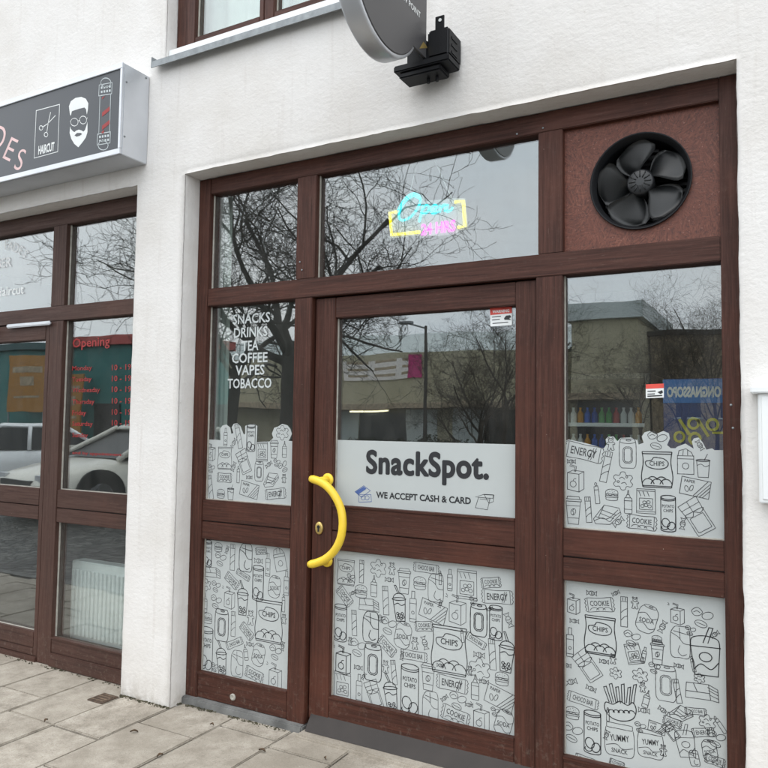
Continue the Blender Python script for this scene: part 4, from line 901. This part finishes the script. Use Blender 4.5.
# opening hours on the right hand pane
pen = Pen(PY-.001)
zh = lambda x, y: (lambda q: (q.x, q.z))(atY(40+x/4.04, 310+y/4.04, PY-.001))
def row(s, x0, x1, y, ht):
    a = zh(x0, y+2); b = zh(x1, y-2); pen.at(((a[0]+b[0])/2, (a[1]+b[1])/2), 1); pen.T(s, 0, 0, b[0]-a[0], ht, bold=.015); pen.build('lettering', 'letter_red', pm); pen.V = []; pen.F = []
row('Opening', 132, 282, 135, .072)
for s_, x1, y in (('Monday',210,237),('Tuesday',208,282),('Wednesday',242,326),('Thursday',220,373),('Friday',186,418),('Saturday',213,462),('Sunday',193,508)):
    row(s_, 130, x1, y, .036)
    if s_ != 'Sunday': row('10 - 19', 290, 368, y-6, .034)
row('and by appointment', 130, 330, 582, .022)
bd = thing('barber_door', (-1.7, DF, .02), 'dull brown glazed barber door with a pale closer bar on top', 'door')
bdm = lambda n, x0, x1, z0, z1, mat: box(n, x0, x1, GF+.004, GF+.075, z0, z1, mat, bd, .003, 2)
bdm('stile', -2.196, -2.10, .03, 2.034, 'bwood_v'); bdm('stile', -1.232, -1.195, .03, 2.034, 'bwood_v')
for z0, z1 in ((1.932, 2.034), (.922, 1.024), (.836, .917), (.075, .170)): bdm('rail', -2.10, -1.232, z0, z1, 'bwood_h')
bdm('rail', -2.10, -1.232, .03, .073, 'bwood_h'); box('threshold', -2.198, -1.194, GF-.01, GF+.08, -.01, .027, 'bwood_h', bf, .003)
pane(bd, -2.10, -1.232, 1.024, 1.932, PY); pane(bd, -2.10, -1.232, .170, .836, PY)
box('closer_bar', atY(6.7,327,.09).x, atY(50,322.5,.09).x, .085, .103, 2.016, 2.040, 'alu', bd, .006, 3)
box('closer_body', -2.05, -1.72, .07, .112, 1.99, 2.045, 'alu', bd, .006, 2)

# ---- radiator inside the barber's window
ra = atY(72, 560, .30)
rad = thing('radiator', (-.75, .30, 0), 'white ribbed panel radiator behind the low barber window pane', 'radiator')
rx0, rx1, rz0, rz1 = ra.x, ra.x+.95, .10, ra.z
box('panel', rx0, rx1, .300, .318, rz0, rz1, 'white_paint', rad, .006, 2)
nr = 26
for i in range(nr):
    x = rx0+.03+(rx1-rx0-.06)*i/(nr-1); box('rib', x-.010, x+.010, .284, .302, rz0+.03, rz1-.05, 'white_paint', rad, .004, 1)
box('panel', rx0, rx1, .375, .392, rz0, rz1, 'white_paint', rad, .006, 2)
gr_ = box('top_grille', rx0, rx1, .316, .377, rz1-.012, rz1, 'white_paint', rad, .002, 1)
for x in (rx0+.1, rx1-.1): box('foot', x-.02, x+.02, .32, .37, .001, rz0+.02, 'white_paint', rad, .002, 1)

# ---- white box on the wall at the right
a = atY(757, 391, -.06); b = atY(758.5, 503, -.06)
wb = thing('wall_box', (2.80, 0, b.z), 'white metal cabinet with a lipped lid on the wall right of the shopfront', 'cabinet')
box('body', a.x+.002, a.x+.36, -.062, 0, b.z, a.z-.006, 'white_paint', wb, .004, 2); box('lid', a.x-.020, a.x+.38, -.080, 0, a.z-.008, a.z+.016, 'white_paint', wb, .004, 2)
box('door_panel', a.x+.012, a.x+.35, -.066, -.060, b.z+.012, a.z-.02, 'white_paint', wb, .002, 1)

# ================================================================== INSIDE THE SNACK SHOP
cu = thing('side_curtain', (.05, .30, 0), 'pale grey-green curtain strip hanging inside the left panes', 'curtain')
cx0, cx1 = atY(213, 400, .30).x, atY(228, 400, .30).x
Vc = []; Fq = []
for i in range(21):
    x = cx0+(cx1-cx0)*i/20; y = .30+.002*math.sin(i*1.1); Vc += [(x,y,.9),(x,y,2.72)]
for i in range(20): Fq.append((2*i,2*i+2,2*i+3,2*i+1))
mesh('curtain_cloth', Vc, Fq, 'curtain', cu, True)
CY = 1.15
q0 = atY(563, 437, CY); q1 = atY(641, 405, CY)
fr = thing('drinks_cooler', ((q0.x+q1.x)/2, CY+.2, 0), 'open drinks cooler with two shelves of bottles behind the right pane', 'cooler')
cl, ch_ = q0.x-.03, q1.x+.02
box('side', cl-.03, cl, CY-.02, CY+.45, .002, 1.72, 'black', fr, .003, 1); box('side', ch_, ch_+.03, CY-.02, CY+.45, .002, 1.72, 'black', fr, .003, 1); box('back', cl, ch_, CY+.43, CY+.45, .002, 1.72, 'black', fr, 0); box('top', cl, ch_, CY-.02, CY+.43, 1.69, 1.72, 'black', fr, .003, 1)
sh = [atY(600, 421, CY).z-.01, atY(600, 448, CY).z-.01, atY(600, 448, CY).z-.36]
for z in sh: box('shelf', cl+.001, ch_-.001, CY-.01, CY+.42, z-.02, z, 'white_paint', fr, .002, 1)
bc = [((.55,.58,.58),'clear'),((.03,.10,.42),'blue'),((.05,.26,.06),'green'),((.60,.62,.62),'white'),((.02,.06,.30),'dark blue'),((.35,.04,.04),'red'),((.55,.25,.02),'orange'),((.10,.30,.10),'pale green')]
bmats = [plain(n+' bottle', c, .2, var=.1) for c, n in bc]
nb = 11; bw = (ch_-cl-.04)/nb
bv = latheVF([(.020,0),(.022,.006),(.022,.062),(.009,.085),(.008,.098),(.010,.100),(.010,.108)], (0,0,0), 'Z', 10)
sc_b = bw/.050
bmesh_cache = {}
for r_, z in enumerate(sh[:2]):
    for i in range(nb):
        k = (i*3+r_*5) % len(bc)
        if k not in bmesh_cache:
            me = bpy.data.meshes.new('bottle'); me.from_pydata([Vector(v)*sc_b for v in bv[0]], [], bv[1]); me.materials.append(bmats[k]); bmesh_cache[k] = me
        o = bpy.data.objects.new('bottle', bmesh_cache[k]); COL.objects.link(o); o.location = (cl+.02+bw*(i+.5), CY+.04, z+.0005)
        words = ['first','second','third','fourth','fifth','sixth','seventh','eighth','ninth','tenth','eleventh']
        tag(o, f'{bc[k][1]} bottle, {words[i]} from left on {"upper" if r_ == 0 else "lower"} cooler shelf', 'bottle', 'bottles in the drinks cooler')
# blue advert panel
PYb = .62
bpn = [atY(663, 379, PYb), atY(722, 379, PYb), atY(722, 446, PYb)]
pb = thing('blue_poster', ((bpn[0].x+bpn[1].x)/2, PYb, bpn[2].z-.2), 'blue advertising stand with mirrored lettering and yellow percent signs behind right pane', 'poster')
brd = box('board', bpn[0].x, bpn[1].x+.25, PYb, PYb+.02, .55, bpn[0].z, plain('deep blue board', (.008,.03,.16), .4), pb, .003, 1)
box('header', bpn[0].x, bpn[1].x+.25, PYb-.004, PYb-.001, atY(690,403,PYb).z, bpn[0].z-.003, plain('bright blue board', (.02,.17,.52), .4), pb, 0)
for x in (bpn[0].x+.05, bpn[1].x+.18): box('leg', x, x+.03, PYb+.002, PYb+.018, .001, .55, 'steel', pb, .002, 1)
V_, F_, W_, H_ = text2d('ONGNASSOPO', .05, 0, 3); a, b = atY(667, 393, PYb), atY(721, 391, PYb); s_ = (b.x-a.x)/W_
mesh('mirrored_lettering', [((a.x+b.x)/2-v[0]*s_, PYb-.006, (a.z+b.z)/2+v[1]*s_*1.9) for v in V_], [f[::-1] for f in F_], 'letter_white', pb)
pen = Pen(PYb-.006, .011)
zb_ = lambda pts: [(q.x, q.z) for q in (atY(590+x/5.486, 380+y/5.486, PYb-.006) for x, y in pts)]
circ = lambda cx_, cy_, rr: zb_([(cx_+rr*math.cos(i*.45), cy_+rr*math.sin(i*.45)) for i in range(14)])
pen.raw(zb_([(490,215),(545,300)]), w=.012); pen.raw(zb_([(590,215),(650,310)]), w=.012); pen.raw(zb_([(670,290),(740,290)]), w=.010)
for q in ((490,312,26),(568,238,28),(575,322,30),(672,245,30)): pen.raw(circ(*q), True)
pen.build('percent_marks', plain('yellow print', (.55,.50,.03), .5), pb)

# ================================================================== SMALL THINGS ON THE PAVEMENT
dg = atY(98, 699, .0); d_ = ray(103, 698.5); P = CAM+d_*((0-CAM.z)/d_.z)
dc = thing('drain_cover', (P.x, P.y, 0), 'small rusty square drain cover set in paving by the white pier', 'drain cover')
box('frame', P.x-.055, P.x+.055, P.y-.055, P.y+.055, -.004, .0035, plain('rust', (.07,.045,.03), .9, var=.5, scale=40, bmp=.6), dc, .002, 1)
for i in range(4): box('bar', P.x-.045, P.x+.045, P.y-.042+.024*i, P.y-.030+.024*i, .0035, .0065, plain('rust bar', (.11,.075,.05), .9, var=.5, scale=40), dc, .001, 1)
def leafmesh(s):
    V_ = []; F_ = []; n = 6
    for i in range(n+1):
        f = i/n; wd = .42*math.sin(math.pi*min(1, f*1.02+.02))*s; z = .006*math.sin(f*3)+.002
        V_ += [((f-.5)*s*1.4, -wd*.8, z+.006), ((f-.5)*s*1.4, 0, z), ((f-.5)*s*1.4, wd*.8, z+.007)]
    for i in range(n):
        for j in range(2): a = i*3+j; F_.append((a, a+3, a+4, a+1))
    return V_, F_
spots = [(212,726,'curled brown leaf lying on paving in front of left frosted pane'),(46,722,'dark leaf fragment in a paving joint below the barber front'),(134,733,'small tan leaf on slab in front of white pier'),(325,760,'round yellowed leaf beside the door threshold'),(160,757,'tiny brown leaf near bottom edge of paving'),(262,752,'small grey-brown leaf on slab in front of left jamb')]
for i, (x, y, lb) in enumerate(spots):
    d_ = ray(x, y); P = CAM+d_*((0.001-CAM.z)/d_.z); V_, F_ = leafmesh(.016+.010*((i*37) % 3)/2); a = i*1.9
    o = mesh('fallen_leaf', V_, F_, 'leaf', None, True); o.location = (P.x, P.y, .0015); o.rotation_euler = (0, 0, a); tag(o, lb, 'leaf', 'leaves on the paving')
# moss and grit at the foot of the wall
V_ = []; F_ = []
def grit(x, y, r_):
    k = len(V_); n = 5
    for i in range(n): V_.append((x+r_*math.cos(i*1.2566+x*50)*random.uniform(.7,1.3), y+r_*math.sin(i*1.2566)*random.uniform(.6,1.2), .0005))
    V_.append((x, y, r_*.75))
    for i in range(n): F_.append((k+i, k+(i+1) % n, k+n))
for i in range(900):
    u = random.random()
    if u < .5: x = random.uniform(-.35, .0); y = -abs(random.gauss(0, .012))-.002
    elif u < .8: x = random.uniform(.0, .76); y = .078-abs(random.gauss(0, .012))
    else: x = random.uniform(-1.9, -.36); y = .092-abs(random.gauss(0, .012))
    if noise.noise((x*9, 0, 2)) > -.15: grit(x, y, random.uniform(.002, .008))
tag(mesh('moss_grit', V_, F_, plain('moss and grit', (.05,.045,.025), 1, var=.5, scale=60)), 'dark moss and grit along the foot of the wall', 'moss', kind='stuff')

# ================================================================== ACROSS THE STREET (seen in the glass)
def branch_tree(name, base_, h, spread, seed, label, mat, levels=5, kids=(5,5,5,4,3), trunk_r=.16, trunk_h=2.2, lean=0., group=None, low=.0, elmin=.35):
    rnd = random.Random(seed); b0 = Vector(base_)
    tr = thing(name, b0, label, 'tree', group)
    segs = []
    tp_ = [b0+Vector((lean*f*trunk_h+.05*math.sin(f*5+seed), .04*math.sin(f*4), f*trunk_h)) for f in [i/5 for i in range(6)]]
    V_, F_ = tubeVF(tp_, [trunk_r*(1.25-.45*i/5) for i in range(6)], 9); mesh('trunk', V_, F_, mat, tr, True)
    def grow(p, d, L_, r_, lv):
        n = 5 if lv < 3 else 4; pts = [p]; dd = d.copy()
        for i in range(n):
            wv = .15+.05*lv; dd = (dd+Vector((rnd.gauss(0,wv),rnd.gauss(0,wv),rnd.gauss(.05,wv*.9)))).normalized(); pts.append(pts[-1]+dd*(L_/n))
        segs.append((pts, [max(.0030, r_*(1-.55*i/n)) for i in range(n+1)], 6 if lv < 2 else 4 if lv == 2 else 3))
        if lv >= levels-1: return
        for c in range(kids[lv+1]):
            f = .25+.75*(c+rnd.random()*.8)/kids[lv+1]; f = min(f, 1); i = min(n-1, int(f*n)); q = pts[i].lerp(pts[i+1], f*n-i)
            ax = Vector((rnd.gauss(0,1),rnd.gauss(0,1),rnd.gauss(0,.8))); ax = (ax-dd*ax.dot(dd)).normalized()
            nd = (dd*rnd.uniform(.45,.9)+ax*rnd.uniform(.5,.95)).normalized()
            grow(q, nd, L_*rnd.uniform(.45,.72), r_*(1-.5*f)*.52, lv+1)
    top = tp_[-1]
    for c in range(kids[0]):
        a = 2*math.pi*(c+rnd.random()*.5)/kids[0]; el = rnd.uniform(elmin, max(1.1, elmin+.3))
        st_ = tp_[2+(c % 4)] if low else top-Vector((0,0,.35*rnd.random()))
        grow(st_, Vector((math.cos(a)*math.cos(el)*spread, math.sin(a)*math.cos(el)*spread, math.sin(el))).normalized(), h*.42*rnd.uniform(.8,1.15), trunk_r*.45, 0)
    V_ = []; F_ = []
    for pts, rr, n in segs:
        v_, f_ = tubeVF(pts, rr, n, False); k = len(V_); V_ += v_; F_ += [tuple(i+k for i in f) for f in f_]
    mesh('crown', V_, F_, mat, tr, True); return tr
def gp(px_, Yr): q = vir(px_, 430, Yr); return (q.x, Yr, -.03)
branch_tree('street_tree', gp(287, -6.2), 5.7, 1.15, 5, 'tall bare tree reflected in the left panes and transom', 'bark', kids=(7,6,5,5,4), trunk_r=.14, trunk_h=2.75, elmin=.42)
branch_tree('street_tree', gp(232, -7.6), 5.0, 1.15, 9, 'bare tree whose branch tips show in the barber transom', 'bark', kids=(5,5,4,4,3), trunk_r=.13, trunk_h=2.5, elmin=.3)
branch_tree('street_tree', gp(-120, -10.0), 4.6, .9, 21, 'bare tree reflected at the far left in the barber door', 'bark', kids=(5,4,4,4,3), trunk_r=.13, trunk_h=2.0)
for i, (x, Y, h, lb) in enumerate(((478,-15,4.6,'leafless shrub in front of tan hall in the door glass'),(505,-17,6.2,'taller leafless shrub at right of the door glass'),(640,-30,6.0,'leafless shrub before tall hall corner in right pane'),(682,-30,7.6,'leafless tree at centre right of the right pane'),(715,-28,7.9,'leafless tree at right edge of the right pane'))):
    branch_tree('bare_shrub', gp(x, Y), h, 1.0 if x < 650 else .45, 40+i, lb, 'bark2', kids=(8,5,5,4,3), trunk_r=.07, trunk_h=h*.35, low=1, group='leafless shrubs across the street')
# the hall: low part, taller part, canopy
tan = plain('tan render', (.40,.37,.26), .9, var=.06, scale=1.5); tan2 = plain('dark brick', (.36,.29,.20), .9, var=.35, scale=6)
fasc = plain('pale metal fascia', (.50,.56,.55), .5, var=.05); darkw = plain('dark glazing', (.02,.022,.024), .25)
HYr = -42.0
lw0 = vir(300, 357, HYr); lw1 = vir(566, 322, HYr); tw1 = vir(649, 303, HYr)
hall = thing('market_hall', (-14, HYr, -.03), 'tan rendered market hall with canopy reflected in the door glass', 'building')
zl = vir(430, 352, HYr).z; zcn = vir(430, 405, HYr).z
box('wall', -44, lw1.x, HYr-14, HYr, -.03, zl, tan, hall, 0); ga = vir(420, 334, HYr-8).z
mesh('roof', [(-44,HYr-.2,zl),(lw1.x,HYr-.2,zl),(lw1.x,HYr-8,ga),(-44,HYr-8,ga),(-44,HYr-14,zl),(lw1.x,HYr-14,zl)], [(0,1,2,3),(3,2,5,4)], fasc, hall)
box('canopy', -44, lw1.x, HYr+.02, HYr+2.4, zcn-.25, zcn+.15, tan2, hall, .02, 1)
box('entrance', vir(360,420,HYr).x, vir(408,420,HYr).x, HYr-.05, HYr+.06, -.03, zcn-.3, darkw, hall, 0)
for x in (345, 422, 470, 500): q = vir(x, 420, HYr).x; box('wall_panel', q-1.2, q+1.2, HYr, HYr+.08, -.03, zcn-.3, fasc if x != 500 else darkw, hall, 0)
lamp_m = emis('tube lamp', (1.0,.9,.6), 4.0); q0, q1 = vir(350,408,HYr+1.5), vir(388,408,HYr+1.5)
box('tube_lamp', q0.x, q1.x, HYr+1.4, HYr+1.6, zcn-.42, zcn-.30, lamp_m, hall, 0)
tall = thing('market_tower', (-8, HYr+4, -.03), 'taller tan block with pale roof fascia reflected in the right pane', 'building')
HT = HYr+5; t0 = vir(571, 325, HT); t1 = vir(640, 309, HT); ztp = vir(610, 319, HT).z
box('wall', t0.x, t1.x, HT-10, HT, -.03, ztp, tan, tall, 0); box('fascia', t0.x-.3, t1.x+.3, HT-10.3, HT+.3, ztp, ztp+.95, fasc, tall, .02, 1)
ztb = vir(600, 397, HT).z
box('canopy', t0.x-.3, t1.x+.3, HT+.02, HT+1.6, ztb-.3, ztb+.1, tan2, tall, .02, 1); box('shop_window', t0.x+.4, t1.x-.4, HT-.05, HT+.06, .3, ztb-.35, darkw, tall, 0)
bhouse = thing('brick_house', (2, -40, -.03), 'dark brick house with shuttered front behind leafless trees in right pane', 'building')
b0, b1 = vir(652, 335, -40), vir(790, 335, -40); zbh = vir(690, 333, -40).z
box('wall', b0.x, b1.x, -50, -40, -.03, zbh, tan2, bhouse, 0)
for i in range(5):
    x = b0.x+1.2+2.2*i; w_ = box('window', x, x+1.2, -40.02, -39.95, 2.0, 3.3, darkw, bhouse, .01, 1); box('window_sill', x-.1, x+1.3, -39.95, -39.8, 1.9, 2.0, fasc, w_, .01, 1)
box('roof', b0.x-.3, b1.x+.3, -50.3, -39.7, zbh, zbh+.25, plain('roof felt', (.05,.045,.04), .9), bhouse, .01, 1)
# banner on the hall
bn = thing('wall_banner', (vir(383,367,HYr).x, HYr+.1, vir(383,380,HYr).z), 'long pale banner with magenta end panel on hall wall in door glass', 'banner')
n0, n1, n2 = vir(343,375,HYr+.1), vir(408,360,HYr+.1), vir(421,360,HYr+.1)
zb0, zb1 = vir(400,378,HYr+.1).z, vir(400,359,HYr+.1).z
box('cloth', n0.x, n1.x, HYr+.08, HYr+.12, zb0, zb1, plain('banner cloth', (.75,.72,.68), .8), bn, 0); box('end_panel', n1.x+.01, n2.x, HYr+.08, HYr+.14, zb0, zb1+.25, plain('magenta cloth', (.45,.02,.16), .7), bn, 0)
for i in range(3):
    for j in range(3): box('text_line', n0.x+.4+2.2*j, n0.x+2.1+2.2*j, HYr+.121, HYr+.13, zb0+.25+.45*i, zb0+.42+.45*i, tan2, bn, 0)
lp = gp(424, -22); zlp = vir(424, 326, -22).z
ps = thing('lamp_post', lp, 'slim dark lamp post in front of hall in the door glass', 'lamp post'); tube('pole', [(lp[0],lp[1],-.03),(lp[0],lp[1],zlp)], [.09,.055], 'bark', ps, 10); tube('arm', [(lp[0],lp[1],zlp-.1),(lp[0]-.8,lp[1],zlp+.15)], .035, 'steel', ps, 8)
box('lantern', lp[0]-1.1, lp[0]-.6, lp[1]-.12, lp[1]+.12, zlp+.12, zlp+.22, 'steel', ps, .02, 1)
# low hedge made of leaf faces
def hedge(x0, x1, y, h, label, seed):
    rnd = random.Random(seed); V_ = []; F_ = []
    for i in range(5200):
        x = rnd.uniform(x0, x1); hh = h*(.8+.25*noise.noise((x*1.3, seed, 0))); z = rnd.uniform(.0, hh); yy = y+rnd.gauss(0, .32); s = rnd.uniform(.03, .07); a, e = rnd.uniform(0, 6.28), rnd.uniform(-.9, .9)
        u = Vector((math.cos(a)*math.cos(e), math.sin(a)*math.cos(e), math.sin(e)))*s; v_ = u.orthogonal().normalized()*s*.6; k = len(V_); c = Vector((x, yy, z))
        V_ += [c-u, c+v_, c+u, c-v_]; F_.append((k,k+1,k+2,k+3))
    o = thing('hedge', ((x0+x1)/2, y, -.03), label, 'hedge'); mesh('foliage', V_, F_, 'hedge', o)
    for i in range(10): q = x0+(x1-x0)*(i+.5)/10; tube('stem', [(q,y,-.03),(q+.1,y,h*.7)], .02, 'bark2', o, 5)
q = gp(440, -18); hedge(q[0]-3.5, q[0]+3.2, -18, 1.25, 'low dark hedge across the street in the door glass', 3)
# teal shop with red fascia and orange board
TY = -13.5
t0, t1 = vir(66, 345, TY), vir(165, 345, TY); ztl = vir(100, 346, TY).z; ztu = vir(100, 336, TY).z
ts = thing('teal_shop', ((t0.x+t1.x)/2, TY, -.03), 'dark teal shop with a red fascia reflected in the barber side pane', 'building')
box('wall', t0.x-9, t1.x, TY-3, TY, -.03, ztl, plain('dark teal', (.015,.15,.14), .5), ts, 0); box('fascia', t0.x+.1, t1.x+.2, TY-3.2, TY+.2, ztl, ztu, plain('red fascia', (.42,.07,.06), .5), ts, .01, 1)
box('fascia', t0.x-9, t0.x+.09, TY-3.2, TY+.2, ztl, ztu-.1, plain('teal fascia', (.02,.07,.075), .5), ts, .01, 1)
for i in range(4): x = t0.x+1.6+1.6*i; box('shop_window', x, x+1.2, TY-.02, TY+.04, .7, 2.0, darkw, ts, .01, 1)
oy = TY+.6
for (xa_, xb_, ya_, yb_, lb) in ((66,81,373,436,'narrow orange advertising board reflected in barber side pane'),(10,46,356,412,'wide orange advertising board reflected in the barber door')):
    p0, p1 = vir(xa_, ya_, oy), vir(xb_, yb_, oy)
    ob = thing('orange_board', ((p0.x+p1.x)/2, oy, -.03), lb, 'billboard', 'orange boards across the street'); box('panel', p0.x, p1.x, oy-.03, oy+.03, p1.z, p0.z, plain('orange board', (.34,.15,.015), .5), ob, .005, 1)
    for x in (p0.x+.08, p1.x-.08): box('leg', x-.03, x+.03, oy-.02, oy+.02, -.03, p1.z, 'steel', ob, 0)
    pen = Pen(oy, .03)
    for i in range(3): box('text_line', p0.x+(p1.x-p0.x)*(.15,.3,.1)[i], p1.x-(p1.x-p0.x)*(.2,.35,.12)[i], oy+.031, oy+.036, p1.z+(p0.z-p1.z)*(.25+.22*i), p1.z+(p0.z-p1.z)*((.29,.40,.36)[i]+.22*i-(0,.0,.0)[i]), tan2, ob, 0)
# parked cars
def car(loc, rot, label, paint, suv):
    c = thing('parked_car', loc, label, 'car', 'cars parked across the street'); c.rotation_euler = (0,0,rot)
    o0 = Vector(loc)
    H = 1.62 if suv else 1.42; belt = 1.02 if suv else .92
    # lower body loft: x from tail (-2.2) to nose (2.2)
    st_ = [(-2.22,.55,.45,.80),(-2.15,.80,.36,.92),(-1.7,.88,.28,belt),(-.9,.90,.24,belt),(.5,.90,.24,belt-.01),(1.0,.90,.26,belt-.05),(1.6,.87,.30,belt-.14),(2.05,.78,.36,belt-.24),(2.2,.62,.44,belt-.36)]
    V_ = []; F_ = []; prof = [(-1,0),(-1.0,.35),(-1.0,.62),(-.95,.86),(-.80,1),(-.3,1.025),(.3,1.025),(.80,1),(.95,.86),(1.0,.62),(1.0,.35),(1,0)]
    for x, hw, z0, z1 in st_:
        for a, b in prof: V_.append(o0+Vector((x, a*hw, z0+(z1-z0)*b)))
    n = len(prof)
    for i in range(len(st_)-1):
        for j in range(n): F_.append((i*n+j, (i+1)*n+j, (i+1)*n+(j+1) % n, i*n+(j+1) % n))
    F_.append(tuple(range(n))); F_.append(tuple(range((len(st_)-1)*n, len(st_)*n))[::-1])
    body = mesh('body', V_, F_, paint, c, True)
    xb0, xb1, xt0, xt1 = (-2.05, 1.05, -1.75, .25) if suv else (-1.75, 1.05, -1.0, .15)
    def gh(x0, x1, x2, x3, z0, z1, w0, w1): return [o0+Vector(q) for q in ((x0,-w0,z0),(x1,-w0,z0),(x1,w0,z0),(x0,w0,z0),(x2,-w1,z1),(x3,-w1,z1),(x3,w1,z1),(x2,w1,z1))]
    FB = [(0,3,2,1),(4,5,6,7),(0,1,5,4),(1,2,6,5),(2,3,7,6),(3,0,4,7)]
    mesh('window_glass', gh(xb0+.06, xb1-.06, xt0+.05, xt1-.05, belt-.02, H-.07, .80, .62), FB, 'black', c)
    bm = bmesh.new(); vv = [bm.verts.new(v) for v in gh(xt0-.08, xt1+.08, xt0+.05, xt1-.05, H-.09, H, .67, .58)]
    for f in FB: bm.faces.new([vv[i] for i in f])
    bmesh.ops.bevel(bm, geom=bm.edges[:], offset=.03, segments=2, affect='EDGES'); bm_out(bm, 'roof', paint, c, True)
    for s in (-1, 1):
        for (xa_, xb_) in ((xb0, xt0), (xb1, xt1), (-.35, -.35)): tube('pillar', [o0+Vector((xa_, s*.82, belt-.03)), o0+Vector((xb_, s*.63, H-.05))], .045, paint, c, 6)
        for x in (-1.35, 1.38):
            wh = mesh('wheel', *latheVF([(.22,-.11),(.33,-.11),(.345,-.07),(.345,.07),(.33,.11),(.22,.11)], o0+Vector((x, s*.80, .345)), 'Y', 24), 'rubber', c, True)
            mesh('rim', *latheVF([(.21,s*.115),(.19,s*.10),(.05,s*.118),(.001,s*.118)], o0+Vector((x, s*.80, .345)), 'Y', 16), 'alu', wh, True)
            mesh('wheel_arch', *latheVF([(.40,0),(.40,s*.05),(.36,s*.06)], o0+Vector((x, s*.855, .36)), 'Y', 24), 'rubber', c)
        hl = box('headlight', 0,0,0,0,0,0,'white_paint', c, 0) if False else mesh('headlight', *boxVF(o0.x+1.95, o0.x+2.14, o0.y+s*.58-.14, o0.y+s*.58+.14, o0.z+belt-.36, o0.z+belt-.24), 'alu', c)
        mesh('mirror', *boxVF(o0.x+.70, o0.x+.86, o0.y+s*.97-.09, o0.y+s*.97+.09, o0.z+belt, o0.z+belt+.14), paint, c)
        mesh('tail_light', *boxVF(o0.x-2.20, o0.x-2.08, o0.y+s*.62-.14, o0.y+s*.62+.14, o0.z+.72, o0.z+.86), 'film_red', c)
    mesh('grille', *boxVF(o0.x+2.1, o0.x+2.215, o0.y-.42, o0.y+.42, o0.z+.46, o0.z+.60), 'black', c)
    for o in c.children: pass
    return c
wpaint = plain('cream car paint', (.85,.83,.74), .2, var=.03, scale=2); spaint = plain('silver white car paint', (.85,.87,.88), .2, var=.03, scale=2)
cp = vir(146, 440, -5.9); car((cp.x, -5.9, -.035), R(98), 'cream car parked nose to the pavement, reflected in barber side pane', wpaint, False)
cp = vir(6, 440, -6.3); car((cp.x, -6.3, -.035), R(120), 'silver white hatchback parked across the street, reflected in barber door', spaint, False)
